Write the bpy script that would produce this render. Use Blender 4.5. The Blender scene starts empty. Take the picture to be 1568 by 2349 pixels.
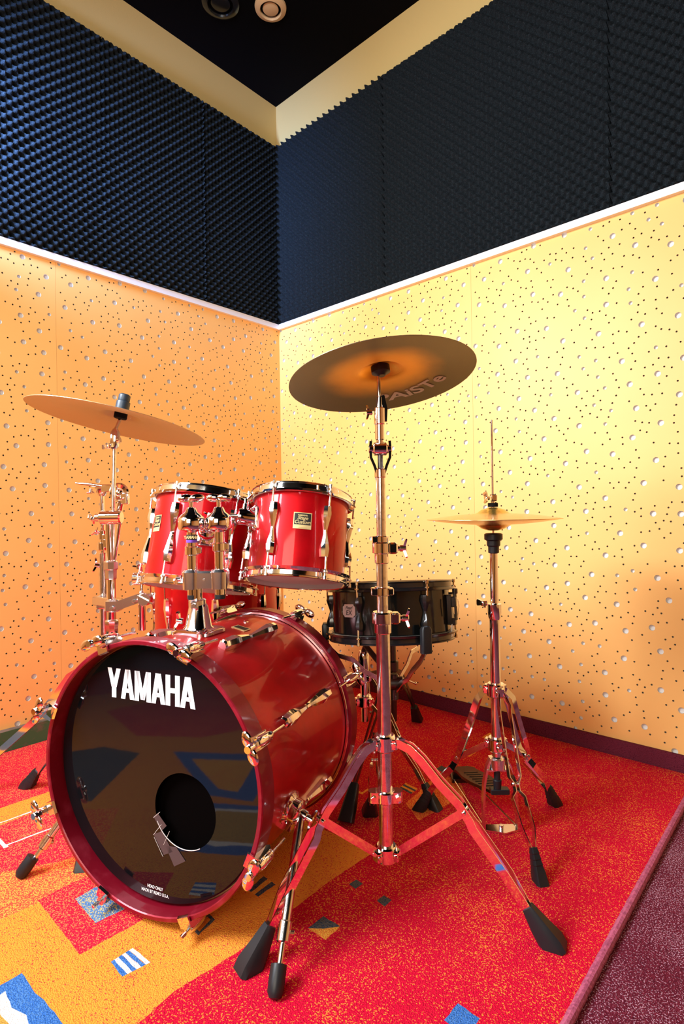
import bpy, math, random
from math import sin, cos, pi, radians, sqrt, hypot, atan2
from mathutils import Matrix, Vector, geometry
V = Vector
# ------------------------------------------------------------------ place
# plan coordinates: X right and D ahead of where the photographer stood, z up from the floor.
# the room has its corner at the origin; the plan is turned and moved into the room by ROOM.
TH = 0.83899; KX, KD = -0.3378, 3.1403
UX, UD = sin(TH), -cos(TH); WX, WD = cos(TH), sin(TH)
ROOM = Matrix(((UX, UD, 0, -(KX*UX+KD*UD)), (WX, WD, 0, -(KX*WX+KD*WD)), (0, 0, 1, 0), (0, 0, 0, 1)))
FOC, ROLL, EYE, CX, CY = 1279.0, 0.0155, 0.88, 784.0, 1174.5
_c = 1/hypot(1, ROLL)
sc = bpy.context.scene
COL = sc.collection

# ------------------------------------------------------------------ camera, world, lights, exposure
cam = bpy.data.cameras.new('camera'); camo = bpy.data.objects.new('camera', cam); COL.objects.link(camo)
cam.sensor_fit = 'HORIZONTAL'; cam.sensor_width = 36; cam.lens = 36*FOC/1568; cam.clip_start = 0.05
cX = V((_c, 0, -ROLL*_c)); cY = V((ROLL*_c, 0, _c)); cZ = cX.cross(cY)
camo.matrix_world = ROOM @ Matrix(((cX.x, cY.x, cZ.x, 0), (cX.y, cY.y, cZ.y, 0), (cX.z, cY.z, cZ.z, EYE), (0, 0, 0, 1)))
sc.camera = camo
sc.view_settings.view_transform = 'Standard'; sc.view_settings.look = 'None'
sc.view_settings.exposure = 0.0; sc.view_settings.gamma = 1; sc.view_settings.use_curve_mapping = False
wd = bpy.data.worlds.new('world'); sc.world = wd; wd.use_nodes = True
bg = wd.node_tree.nodes['Background']; bg.inputs[0].default_value = (0.62, 0.70, 0.90, 1); bg.inputs[1].default_value = 0.20

def area(name, loc, target, sx, sy, power, color, spread=180):
    l = bpy.data.lights.new(name, 'AREA'); l.shape = 'RECTANGLE'; l.size = sx; l.size_y = sy
    l.energy = power; l.color = color; l.spread = radians(spread)
    o = bpy.data.objects.new(name, l); COL.objects.link(o)
    o.location = loc; o.rotation_euler = (V(target)-V(loc)).to_track_quat('-Z', 'Y').to_euler()
    return o
# daylight from a window behind and to the left of the photographer, a weaker one further right
area('window_light', (0.45, -3.0, 2.1), (1.6, -0.6, 0.50), 1.4, 1.2, 96, (0.88, 0.94, 1.0), 115)
area('window_light_rear', (2.45, -3.6, 1.60), (0.1, -0.4, 0.75), 1.3, 1.1, 26, (1.0, 0.92, 0.76), 140)
area('high_window_light', (2.6, -3.0, 2.3), (0.6, -0.6, 3.05), 0.8, 0.4, 8, (0.95, 0.97, 1.0), 80)  # added fill that lifts the upper wall strips and foam; no window there
area('ceiling_lamp', (2.4, -3.9, 3.0), (2.3, -4.9, 0.9), 1.0, 0.5, 26, (1.0, 0.95, 0.88), 140)  # added unseen light on the back wall, so the chrome reflects it warmly
area('skylight_glow', (0.20, -1.90, 2.30), (0.0, -1.30, 2.32), 0.08, 0.6, 24, (0.26, 0.46, 1.0), 70)  # added blue light imitating lens glare along the left foam; no skylight there

# ------------------------------------------------------------------ materials
def mat(name, color, rough=0.5, metal=0.0, spec=0.5, coat=0.0, bump=None, mix=None, trans=0.0):
    m = bpy.data.materials.new(name); m.use_nodes = True
    nt = m.node_tree; b = nt.nodes['Principled BSDF']
    b.inputs['Base Color'].default_value = (*color, 1); b.inputs['Roughness'].default_value = rough
    b.inputs['Metallic'].default_value = metal; b.inputs['Specular IOR Level'].default_value = spec
    b.inputs['Coat Weight'].default_value = coat; b.inputs['Coat Roughness'].default_value = 0.06
    b.inputs['Transmission Weight'].default_value = trans
    if mix or bump:
        tc = nt.nodes.new('ShaderNodeTexCoord')
    if mix:   # (colour2, scale, low, high)
        n = nt.nodes.new('ShaderNodeTexNoise'); n.inputs['Scale'].default_value = mix[1]; n.inputs['Detail'].default_value = 4
        nt.links.new(tc.outputs['Object'], n.inputs['Vector'])
        r = nt.nodes.new('ShaderNodeMapRange'); r.inputs[1].default_value = mix[2]; r.inputs[2].default_value = mix[3]
        nt.links.new(n.outputs['Fac'], r.inputs[0])
        x = nt.nodes.new('ShaderNodeMix'); x.data_type = 'RGBA'
        x.inputs[6].default_value = (*color, 1); x.inputs[7].default_value = (*mix[0], 1)
        nt.links.new(r.outputs[0], x.inputs[0]); nt.links.new(x.outputs[2], b.inputs['Base Color'])
    if bump:  # (scale, strength, distance)
        n = nt.nodes.new('ShaderNodeTexNoise'); n.inputs['Scale'].default_value = bump[0]; n.inputs['Detail'].default_value = 3
        nt.links.new(tc.outputs['Object'], n.inputs['Vector'])
        bp = nt.nodes.new('ShaderNodeBump'); bp.inputs['Strength'].default_value = bump[1]; bp.inputs['Distance'].default_value = bump[2]
        nt.links.new(n.outputs['Fac'], bp.inputs['Height']); nt.links.new(bp.outputs[0], b.inputs['Normal'])
    return m

def carpet(name, base, speck, dens, base2=None, scale=300.0):
    """pile carpet: base colour flecked with a second yarn, fleck density drifting over the floor"""
    m = bpy.data.materials.new(name); m.use_nodes = True
    nt = m.node_tree; b = nt.nodes['Principled BSDF']; b.inputs['Roughness'].default_value = 0.95
    b.inputs['Specular IOR Level'].default_value = 0.08
    N = nt.nodes.new; L = nt.links.new
    tc = N('ShaderNodeTexCoord')
    hi = N('ShaderNodeTexNoise'); hi.inputs['Scale'].default_value = scale; hi.inputs['Detail'].default_value = 1.5
    lo = N('ShaderNodeTexNoise'); lo.inputs['Scale'].default_value = 7.0; lo.inputs['Detail'].default_value = 3
    L(tc.outputs['Object'], hi.inputs['Vector']); L(tc.outputs['Object'], lo.inputs['Vector'])
    a = N('ShaderNodeMath'); a.operation = 'MULTIPLY_ADD'; a.inputs[1].default_value = 0.22; L(lo.outputs['Fac'], a.inputs[0]); L(hi.outputs['Fac'], a.inputs[2])
    r = N('ShaderNodeMapRange'); r.inputs[1].default_value = 0.725-dens; r.inputs[2].default_value = 0.75-dens; L(a.outputs[0], r.inputs[0])
    x = N('ShaderNodeMix'); x.data_type = 'RGBA'; x.inputs[6].default_value = (*base, 1); x.inputs[7].default_value = (*speck, 1)
    v = N('ShaderNodeTexVoronoi'); v.inputs['Scale'].default_value = scale*1.2; L(tc.outputs['Object'], v.inputs['Vector'])
    if base2:
        y = N('ShaderNodeMix'); y.data_type = 'RGBA'; y.inputs[6].default_value = (*base, 1); y.inputs[7].default_value = (*base2, 1)
        L(v.outputs['Color'], y.inputs[0]); L(y.outputs[2], x.inputs[6])
    L(r.outputs[0], x.inputs[0]); L(x.outputs[2], b.inputs['Base Color'])
    bp = N('ShaderNodeBump'); bp.inputs['Strength'].default_value = 0.7; bp.inputs['Distance'].default_value = 0.0025
    L(v.outputs['Distance'], bp.inputs['Height']); L(bp.outputs[0], b.inputs['Normal'])
    return m

M = {}
M['chrome'] = mat('chrome', (0.88, 0.88, 0.90), 0.07, 1.0, bump=(60, 0.03, 0.001))
M['chrome_worn'] = mat('worn_chrome', (0.80, 0.80, 0.80), 0.16, 1.0, mix=((0.55, 0.53, 0.50), 90, 0.5, 0.75), bump=(120, 0.08, 0.001))
M['cast'] = mat('cast_metal', (0.80, 0.79, 0.79), 0.20, 1.0)
M['dark_metal'] = mat('dark_metal', (0.10, 0.09, 0.09), 0.3, 1.0)
M['rubber'] = mat('black_rubber', (0.012, 0.013, 0.016), 0.38, spec=0.35)
M['felt'] = mat('black_felt', (0.010, 0.010, 0.012), 0.9, spec=0.1)
M['blue_rubber'] = mat('dark_blue_rubber', (0.02, 0.04, 0.07), 0.4)
M['red'] = mat('cherry_red_lacquer', (0.52, 0.001, 0.006), 0.38, 0.45, spec=0.2, coat=0.40, mix=((0.34, 0.0, 0.003), 14, 0.35, 0.7))
M['hoopred'] = mat('maroon_lacquer', (0.21, 0.004, 0.015), 0.40, 0.3, spec=0.2, coat=0.30, mix=((0.30, 0.02, 0.04), 30, 0.5, 0.8))
M['inner'] = mat('bare_birch_inside', (0.05, 0.03, 0.02), 0.8)
M['head_black'] = mat('black_drum_head', (0.004, 0.004, 0.005), 0.04, spec=0.32, bump=(9, 0.05, 0.002))
M['head_white'] = mat('white_drum_head', (0.70, 0.68, 0.62), 0.4)
M['void'] = mat('painted_hollow_shade', (0.002, 0.0015, 0.0015), 0.9, spec=0.0)  # shade of the drum's hollow put into a near-black colour
M['black_gloss'] = mat('black_lacquer', (0.005, 0.006, 0.006), 0.14, spec=0.3, coat=0.25)
M['black_metal'] = mat('black_enamelled_metal', (0.01, 0.01, 0.011), 0.2, spec=0.6)
M['brass'] = mat('brass_tension_rod', (0.62, 0.50, 0.33), 0.2, 1.0)
M['paint_white'] = mat('white_lettering', (0.78, 0.79, 0.82), 0.5)
M['paint_silver'] = mat('silver_lettering', (0.90, 0.86, 0.74), 0.4)
M['black_ink'] = mat('black_ink', (0.01, 0.01, 0.01), 0.5)
M['gold'] = mat('gold_badge', (0.75, 0.60, 0.28), 0.35, 0.4)
M['badge_silver'] = mat('silver_badge', (0.42, 0.36, 0.33), 0.35, 0.6)
M['purple'] = mat('purple_tape', (0.16, 0.05, 0.45), 0.4)
M['tape'] = mat('dull_plastic_tape', (0.05, 0.035, 0.04), 0.45)
M['tape_edge'] = mat('frayed_white_edge', (0.55, 0.52, 0.5), 0.6)
M['tan'] = mat('head_flesh_ring', (0.62, 0.42, 0.22), 0.32, 0.6)
M['pale'] = mat('beige_plastic', (0.72, 0.52, 0.30), 0.5)
M['wood'] = mat('board', (0.95, 0.53, 0.17), 0.45, spec=0.3, mix=((0.92, 0.50, 0.155), 3, 0.35, 0.7))
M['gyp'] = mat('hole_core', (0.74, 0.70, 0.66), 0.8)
M['gypdark'] = mat('hole_core_painted_shade', (0.20, 0.16, 0.12), 0.9)  # darker copy of the core: the small holes' shade is painted in
M['plaster'] = mat('cream_plaster', (0.66, 0.47, 0.18), 0.9, bump=(300, 0.25, 0.001))
M['trimwhite'] = mat('white_pvc_trim', (0.85, 0.83, 0.84), 0.35)
M['foam'] = mat('charcoal_foam', (0.009, 0.012, 0.015), 0.95, spec=0.1, mix=((0.028, 0.040, 0.050), 420, 0.5, 0.72), bump=(500, 0.6, 0.001))
M['ceil'] = mat('black_ceiling', (0.002, 0.002, 0.0035), 0.8, spec=0.05)
M['green'] = mat('green_painted_board', (0.03, 0.12, 0.05), 0.45, mix=((0.13, 0.10, 0.075), 25, 0.55, 0.72))
M['greentop'] = mat('dusty_green_ledge', (0.05, 0.06, 0.04), 0.7, mix=((0.16, 0.11, 0.09), 30, 0.4, 0.6))
M['maroon_strip'] = carpet('maroon_carpet_strip', (0.075, 0.008, 0.02), (0.14, 0.02, 0.04), 0.25)
M['floor'] = carpet('maroon_carpet', (0.065, 0.006, 0.016), (0.42, 0.22, 0.29), 0.05, (0.17, 0.016, 0.034), 330)
M['r_red'] = carpet('rug_red', (0.56, 0.004, 0.030), (0.80, 0.20, 0.035), 0.022)
M['r_redplain'] = carpet('rug_plain_red', (0.66, 0.012, 0.04), (0.90, 0.20, 0.07), 0.06)
M['r_orange'] = carpet('rug_orange', (0.80, 0.28, 0.035), (0.62, 0.06, 0.04), 0.0)
M['r_fade'] = carpet('rug_fading_orange', (0.80, 0.07, 0.04), (0.95, 0.34, 0.06), 0.12)
M['r_blue'] = carpet('rug_blue', (0.035, 0.13, 0.42), (0.07, 0.19, 0.48), 0.1)
M['r_bluegrey'] = carpet('rug_blue_grey', (0.08, 0.19, 0.42), (0.50, 0.42, 0.20), 0.10)
M['r_navy'] = carpet('rug_navy', (0.03, 0.055, 0.12), (0.10, 0.10, 0.10), 0.2)
M['r_white'] = carpet('rug_white', (0.86, 0.82, 0.80), (0.8, 0.72, 0.66), 0.2)
M['r_yellow'] = carpet('rug_yellow', (0.88, 0.50, 0.07), (0.85, 0.30, 0.05), 0.18)
M['r_brown'] = carpet('rug_brown', (0.33, 0.15, 0.04), (0.55, 0.30, 0.06), 0.25)
M['binding'] = mat('purple_yarn_binding', (0.45, 0.09, 0.17), 0.9, mix=((0.30, 0.05, 0.11), 160, 0.4, 0.6), bump=(220, 0.6, 0.002))

def cymbal_mat(name, c1, c2, r1, r2, rough):
    """lathed bronze: concentric tone rings round the cymbal's own axis"""
    m = bpy.data.materials.new(name); m.use_nodes = True
    nt = m.node_tree; b = nt.nodes['Principled BSDF']; N = nt.nodes.new; L = nt.links.new
    b.inputs['Metallic'].default_value = 0.85; b.inputs['Roughness'].default_value = rough
    tc = N('ShaderNodeTexCoord'); s = N('ShaderNodeSeparateXYZ'); cb = N('ShaderNodeCombineXYZ')
    L(tc.outputs['Object'], s.inputs[0]); L(s.outputs[0], cb.inputs[0]); L(s.outputs[1], cb.inputs[1])
    ln = N('ShaderNodeVectorMath'); ln.operation = 'LENGTH'; L(cb.outputs[0], ln.inputs[0])
    no = N('ShaderNodeTexNoise'); no.inputs['Scale'].default_value = 14; no.inputs['Detail'].default_value = 5; L(tc.outputs['Object'], no.inputs['Vector'])
    ad = N('ShaderNodeMath'); ad.operation = 'MULTIPLY_ADD'; ad.inputs[1].default_value = 0.035; L(no.outputs['Fac'], ad.inputs[0]); L(ln.outputs['Value'], ad.inputs[2])
    r = N('ShaderNodeMapRange'); r.interpolation_type = 'SMOOTHSTEP'; r.inputs[1].default_value = r1; r.inputs[2].default_value = r2; L(ad.outputs[0], r.inputs[0])
    x = N('ShaderNodeMix'); x.data_type = 'RGBA'; x.inputs[6].default_value = (*c1, 1); x.inputs[7].default_value = (*c2, 1)
    L(r.outputs[0], x.inputs[0]); L(x.outputs[2], b.inputs['Base Color'])
    g = N('ShaderNodeMath'); g.operation = 'SINE'; k = N('ShaderNodeMath'); k.operation = 'MULTIPLY'; k.inputs[1].default_value = 3200
    L(ln.outputs['Value'], k.inputs[0]); L(k.outputs[0], g.inputs[0])
    bp = N('ShaderNodeBump'); bp.inputs['Strength'].default_value = 0.25; bp.inputs['Distance'].default_value = 0.0003
    L(g.outputs[0], bp.inputs['Height']); L(bp.outputs[0], b.inputs['Normal'])
    return m
M['crash'] = cymbal_mat('bronze_patina_glow', (0.85, 0.44, 0.05), (0.13, 0.12, 0.075), 0.085, 0.170, 0.40)  # wall reflection painted as a golden centre, darker patina towards the edge
M['ride'] = cymbal_mat('tan_bronze', (0.50, 0.37, 0.21), (0.60, 0.44, 0.26), 0.05, 0.2, 0.42)
M['hat'] = cymbal_mat('bright_bronze', (0.85, 0.58, 0.14), (0.85, 0.58, 0.24), 0.05, 0.12, 0.22)

# ------------------------------------------------------------------ helpers
PM = {}
def T(*p): return Matrix.Translation(V(p))
def frame(o, z, xh=(1, 0, 0)):
    z = V(z).normalized(); x = V(xh); x = (x - z*x.dot(z)).normalized(); y = z.cross(x)
    return Matrix(((x.x, y.x, z.x, o[0]), (x.y, y.y, z.y, o[1]), (x.z, y.z, z.z, o[2]), (0, 0, 0, 1)))
def at(px, py, d):
    dx, dy = px-CX, py-CY
    return V(((dx-ROLL*dy)*_c/FOC*d, d, EYE-(dy+ROLL*dx)*_c/FOC*d))
def on_floor(px, py):
    dx, dy = px-CX, py-CY; d = EYE*FOC/((dy+ROLL*dx)*_c)
    return ((dx-ROLL*dy)*_c/FOC*d, d)

class MB:
    def __init__(s): s.v = []; s.f = []; s.m = []
    def add(s, vs, fs, Mx=None, mi=0):
        k = len(s.v)
        s.v += [V(Mx @ V(p)) for p in vs] if Mx is not None else [V(p) for p in vs]
        s.f += [tuple(i+k for i in f) for f in fs]; s.m += [mi]*len(fs); return s
    def lathe(s, prof, seg=32, Mx=None, mi=0, closed=False):
        vs = []; fs = []; n = len(prof)
        for r, z in prof:
            for j in range(seg):
                a = 2*pi*j/seg; vs.append((r*cos(a), r*sin(a), z))
        for i in range(n if closed else n-1):
            i2 = (i+1) % n
            for j in range(seg):
                j2 = (j+1) % seg; fs.append((i*seg+j, i*seg+j2, i2*seg+j2, i2*seg+j))
        if not closed:
            if prof[0][0] > 1e-5: fs.append(tuple(range(seg-1, -1, -1)))
            if prof[-1][0] > 1e-5: fs.append(tuple((n-1)*seg+j for j in range(seg)))
        return s.add(vs, fs, Mx, mi)
    def cyl(s, p0, p1, r0, r1=None, seg=16, mi=0):
        p0, p1 = V(p0), V(p1); d = p1-p0; h = (0, 0, 1) if abs(d.normalized().z) < .9 else (1, 0, 0)
        r1 = r0 if r1 is None else r1; L = d.length; e = min(r0, r1, L/2)*0.18
        return s.lathe([(r0-e, 0), (r0, e), (r1, L-e), (r1-e, L)], seg, frame(p0, d, h), mi)
    def tube(s, pts, r, seg=10, mi=0):
        pts = [V(p) for p in pts]; n = len(pts); R = r if isinstance(r, (list, tuple)) else [r]*n
        ref = None; vs = []; fs = []
        for i, p in enumerate(pts):
            t = (pts[min(i+1, n-1)]-pts[max(i-1, 0)]).normalized()
            if ref is None: ref = V((0, 0, 1)) if abs(t.z) < .9 else V((1, 0, 0))
            a = (ref-t*ref.dot(t)).normalized(); ref = a; b = t.cross(a)
            for j in range(seg):
                q = 2*pi*j/seg; vs.append(p+(a*cos(q)+b*sin(q))*R[i])
        for i in range(n-1):
            for j in range(seg):
                j2 = (j+1) % seg; fs.append((i*seg+j, i*seg+j2, (i+1)*seg+j2, (i+1)*seg+j))
        fs += [tuple(range(seg-1, -1, -1)), tuple((n-1)*seg+j for j in range(seg))]
        return s.add(vs, fs, None, mi)
    def bar(s, pts, w, t, lat, mi=0):
        """flat bar: width w across the path, thickness t along the fixed lateral direction"""
        pts = [V(p) for p in pts]; n = len(pts); lat = V(lat).normalized(); vs = []; fs = []
        for i, p in enumerate(pts):
            d = (pts[min(i+1, n-1)]-pts[max(i-1, 0)]).normalized(); u = d.cross(lat).normalized()
            for a, b in ((-1, -1), (1, -1), (1, 1), (-1, 1)): vs.append(p+u*(a*w/2)+lat*(b*t/2))
        for i in range(n-1):
            for j in range(4):
                j2 = (j+1) % 4; fs.append((i*4+j, i*4+j2, (i+1)*4+j2, (i+1)*4+j))
        fs += [(3, 2, 1, 0), tuple((n-1)*4+j for j in range(4))]
        return s.add(vs, fs, None, mi)
    def loft(s, secs, Mx=None, mi=0):
        """secs: list of (z, [(x,y),...]) rings"""
        vs = []; fs = []; n = len(secs[0][1])
        for z, r in secs: vs += [(x, y, z) for x, y in r]
        for i in range(len(secs)-1):
            for j in range(n):
                j2 = (j+1) % n; fs.append((i*n+j, i*n+j2, (i+1)*n+j2, (i+1)*n+j))
        fs += [tuple(range(n-1, -1, -1)), tuple((len(secs)-1)*n+j for j in range(n))]
        return s.add(vs, fs, Mx, mi)
    def box(s, sx, sy, sz, Mx=None, mi=0, c=None):
        c = min(sx, sy, sz)*.12 if c is None else c
        def ring(k):
            x, y = sx/2-k, sy/2-k; q = c*.99
            return [(-x+q, -y), (x-q, -y), (x, -y+q), (x, y-q), (x-q, y), (-x+q, y), (-x, y-q), (-x, -y+q)]
        return s.loft([(-sz/2, ring(c)), (-sz/2+c, ring(0)), (sz/2-c, ring(0)), (sz/2, ring(c))], Mx, mi)
    def prism(s, poly, z0, z1, Mx=None, mi=0): return s.loft([(z0, poly), (z1, poly)], Mx, mi)
    def ell(s, rx, ry, rz, Mx=None, seg=16, mi=0):
        A = Mx @ Matrix.Diagonal((rx, ry, rz, 1)) if Mx is not None else Matrix.Diagonal((rx, ry, rz, 1))
        return s.lathe([(max(sin(pi*i/8), 1e-6), -cos(pi*i/8)) for i in range(9)], seg, A, mi)
    def mesh(s, name, mats, smooth=35):
        me = bpy.data.meshes.new(name); me.from_pydata([tuple(p) for p in s.v], [], s.f)
        for m in (mats if isinstance(mats, (list, tuple)) else [mats]): me.materials.append(m)
        me.polygons.foreach_set('material_index', s.m)
        me.polygons.foreach_set('use_smooth', [smooth > 0]*len(s.f)); me.validate(); me.update()
        if smooth > 0: me.set_sharp_from_angle(angle=radians(smooth))
        return me

def link(name, data, parent=None, Mx=None):
    o = bpy.data.objects.new(name, data); COL.objects.link(o)
    Mx = Matrix.Identity(4) if Mx is None else Mx
    if parent: o.parent = parent; o.matrix_local = PM[parent.name].inverted() @ Mx
    else: o.matrix_world = ROOM @ Mx
    PM[o.name] = Mx.copy(); return o
def tag(o, label=None, cat=None, group=None, kind=None):
    if label: o['label'] = label
    if cat: o['category'] = cat
    if group: o['group'] = group
    if kind: o['kind'] = kind
    return o
def thing(name, loc, label, cat, group=None, Mx=None):
    return tag(link(name, None, None, Mx if Mx is not None else T(*loc)), label, cat, group)
def part(name, b, mats, parent, Mx=None, label=None, smooth=35):
    """b: MB in plan coordinates (Mx None) or in the frame Mx; or a shared mesh in the frame Mx"""
    if isinstance(b, MB):
        if Mx is None:
            Mx = PM[parent.name]; inv = Mx.inverted(); b.v = [inv @ p for p in b.v]
        b = b.mesh(name, mats, smooth)
    o = link(name, b, parent, Mx)
    if label: o['label'] = label
    return o
_tx = {}
def text_mesh(s, size, m, bold=0.0, ext=0.0004, sx=1.0, shear=0.0):
    cu = bpy.data.curves.new('t', 'FONT'); cu.body = s; cu.size = size; cu.offset = bold; cu.extrude = ext
    cu.align_x = 'CENTER'; cu.align_y = 'CENTER'; cu.shear = shear; cu.resolution_u = 6
    o = bpy.data.objects.new('t', cu); COL.objects.link(o); bpy.context.view_layer.update()
    me = bpy.data.meshes.new_from_object(o.evaluated_get(bpy.context.evaluated_depsgraph_get()))
    bpy.data.objects.remove(o); me.materials.clear(); me.materials.append(m)
    for v in me.vertices: v.co.x *= sx
    return me

# shared small shapes -------------------------------------------------------
def lug_mesh(L, w, d, m, name='lug'):
    """bow-tie lug: wide swelling ends and a narrow waist; z along the drum, y outward"""
    def ring(w, d): return [(-w/2, 0), (w/2, 0), (w/2, d*.55), (w*.22, d), (-w*.22, d), (-w/2, d*.55)]
    secs = [(-.5, .62, .7), (-.485, .80, .9), (-.33, 1, 1), (-.20, .72, .8), (-.05, .42, .55), (0, .40, .5),
            (.05, .42, .55), (.20, .72, .8), (.33, 1, 1), (.485, .80, .9), (.5, .62, .7)]
    return MB().loft([(z*L, ring(w*a, d*b)) for z, a, b in secs]).mesh(name, m)
def hoop_prof(R, h=0.027):
    return [(R-.006, -.001), (R-.002, .0008), (R+.002, 0), (R+.0025, -.003), (R, -.005), (R, -h*.62), (R+.006, -h*.72),
            (R+.009, -h*.95), (R+.006, -h), (R-.001, -h*.86), (R-.004, -h*.8), (R-.0045, -.004)]
def wing_mesh(L, w, t, m):
    """wing nut: boss with two rounded wings; x along the wings, z along the screw"""
    b = MB().cyl((0, 0, -t), (0, 0, t*1.3), w*.42)
    for s in (-1, 1):
        b.loft([(0, [(-w*.22, -t*.35), (w*.22, -t*.35), (w*.22, t*.35), (-w*.22, t*.35)]),
                (L*.25, [(-w*.42, -t*.4), (w*.42, -t*.4), (w*.42, t*.4), (-w*.42, t*.4)]),
                (L*.42, [(-w*.5, -t*.35), (w*.5, -t*.35), (w*.5, t*.35), (-w*.5, t*.35)]),
                (L*.5, [(-w*.3, -t*.2), (w*.3, -t*.2), (w*.3, t*.2), (-w*.3, t*.2)])],
               frame((0, 0, t*.3), (s, 0, .35), (0, 1, 0)))
    return b.mesh('wing_nut', m)
def oval_mesh(L, w, t, m):
    """large T handle: a boss with two flat oval lobes"""
    b = MB().cyl((0, 0, -t*.9), (0, 0, t*.9), w*.36)
    for s in (-1, 1): b.ell(L*.27, w*.5, t*.5, T(s*L*.24, 0, 0), 18)
    return b.mesh('wing_handle', m)
W_S = wing_mesh(.034, .014, .006, M['chrome']); W_M = wing_mesh(.046, .018, .007, M['chrome'])
OV = oval_mesh(.066, .024, .010, M['chrome']); OV_T = oval_mesh(.056, .024, .008, M['chrome'])

def collar(b, x, d, z0, z1, r): b.cyl((x, d, z0), (x, d, z1), r, seg=20)

# tripod base -----------------------------------------------------------------
def tripod(root, c, feet, zhub, zlow, mid, zmid, m, w=.014, spread=(.008, .013, .006, .017, .004), fsz=(.030, .050, .085), braces=True, shoulder=(.16, -.012), ribbed=False):
    c = V((c[0], c[1], 0))
    for fx, fy in feet:
        F = V((fx, fy, 0)); d = F-c; Ln = d.length; d.normalize(); lat = V((-d.y, d.x, 0))
        def P(s, z): return c+d*(s*Ln)+V((0, 0, z))
        zs = zhub+shoulder[1]
        tz = zs+(zmid-zs)*.5
        path = [(.05, zhub, spread[0]), (shoulder[0]*.6, zhub+.004, spread[0]), (shoulder[0], zs, spread[0]), (shoulder[0]+.07, zs-.02, spread[1]), ((shoulder[0]+mid)/2+.02, tz-.006, spread[1]),
                (mid-.03, zmid+.016, spread[1]), (mid, zmid, spread[2]), (mid+.03, zmid-.014, spread[2]), (mid+.055, zmid-.028, spread[3]),
                (mid+(.9-mid)*.62, zmid+(.055-zmid)*.62, spread[3]*.9), (.86, .062, spread[4]), (.95, .035, spread[4])]
        b = MB()
        for sg in (-1, 1): b.bar([P(s, z)+lat*(sg*o) for s, z, o in path], w, .0022, lat)
        b.cyl(P(mid, zmid)-lat*(spread[2]+.006), P(mid, zmid)+lat*(spread[2]+.006), .0045, seg=12)
        leg = part('leg', b, m, root)
        # rubber foot: a tapered sleeve that ends flat on the floor
        p0, p1 = P(.85, .072), P(1.0, .0)
        ax = (p1-p0).normalized(); up = lat.cross(ax).normalized(); a, bb, h = fsz; vs = []; fs = []
        rows = [(0, .42, .42), (.12, .52, .5), (.45, .72, .7), (.8, .98, .95), (1.02, 1.0, .9)]
        if ribbed: rows = [(0, .45, .45), (.15, .6, .6), (.17, .55, .55), (.3, .68, .68), (.32, .62, .62), (.45, .76, .75), (.47, .7, .7), (.62, .86, .85), (.9, 1, .95), (1.02, 1, .9)]
        for t, ka, kb in rows:
            q = p0.lerp(p1, t)
            for xx, yy in ((-.7, -1), (.7, -1), (1, -.6), (1, .6), (.7, 1), (-.7, 1), (-1, .6), (-1, -.6)):
                v = q+lat*(xx*a/2*ka)+up*(yy*bb/2*kb); v.z = max(v.z, 0.0095); vs.append(v)
        n = len(rows)
        for i in range(n-1):
            for j in range(8): fs.append((i*8+j, i*8+(j+1) % 8, (i+1)*8+(j+1) % 8, (i+1)*8+j))
        fs += [tuple(range(7, -1, -1)), tuple((n-1)*8+j for j in range(8))]
        part('rubber_foot', MB().add(vs, fs), M['rubber'], leg)
        if braces:
            part('brace', MB().bar([c+d*.018+V((0, 0, zlow)), P(mid, zmid)], w*.95, .0022, lat), m, root)
    for z in (zhub, zlow):
        b = MB().cyl((c.x, c.y, z-.018), (c.x, c.y, z+.018), .024, seg=24)
        for fx, fy in feet:
            d = (V((fx, fy, 0))-c).normalized(); la = V((-d.y, d.x, 0)); q = V((c.x+d.x*.026, c.y+d.y*.026, z))
            b.box(.020, .022, .024, frame((c.x+d.x*.022, c.y+d.y*.022, z), (0, 0, 1), d)); b.cyl(q-la*.013, q+la*.013, .006, seg=12)
        part('leg_collar', b, M['chrome'], root)

# ------------------------------------------------------------------ room shell
def room_obj(name, b, mats, smooth=0, parent=None, Mx=None, kind='structure'):
    me = b.mesh(name, mats, smooth) if isinstance(b, MB) else b
    o = bpy.data.objects.new(name, me); COL.objects.link(o)
    if parent: o.parent = parent; o.matrix_local = Mx or Matrix.Identity(4)
    else: o.matrix_world = Mx or Matrix.Identity(4); o['kind'] = kind
    return o
XM, YM, HC = 4.8, -5.2, 3.18
def slab(x0, x1, y0, y1, z0, z1): return MB().box(x1-x0, y1-y0, z1-z0, T((x0+x1)/2, (y0+y1)/2, (z0+z1)/2), c=1e-5)
room_obj('floor', slab(-.2, XM, YM, .2, -.08, 0), M['floor'])
room_obj('ceiling', slab(-.2, XM, YM, .2, HC, HC+.08), M['ceil'])
wr = room_obj('wall_right', slab(-.2, XM, .014, .2, 0, HC), M['plaster'])
wl = room_obj('wall_left', slab(-.2, -.014, YM, .014, 0, HC), M['plaster'])

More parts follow.
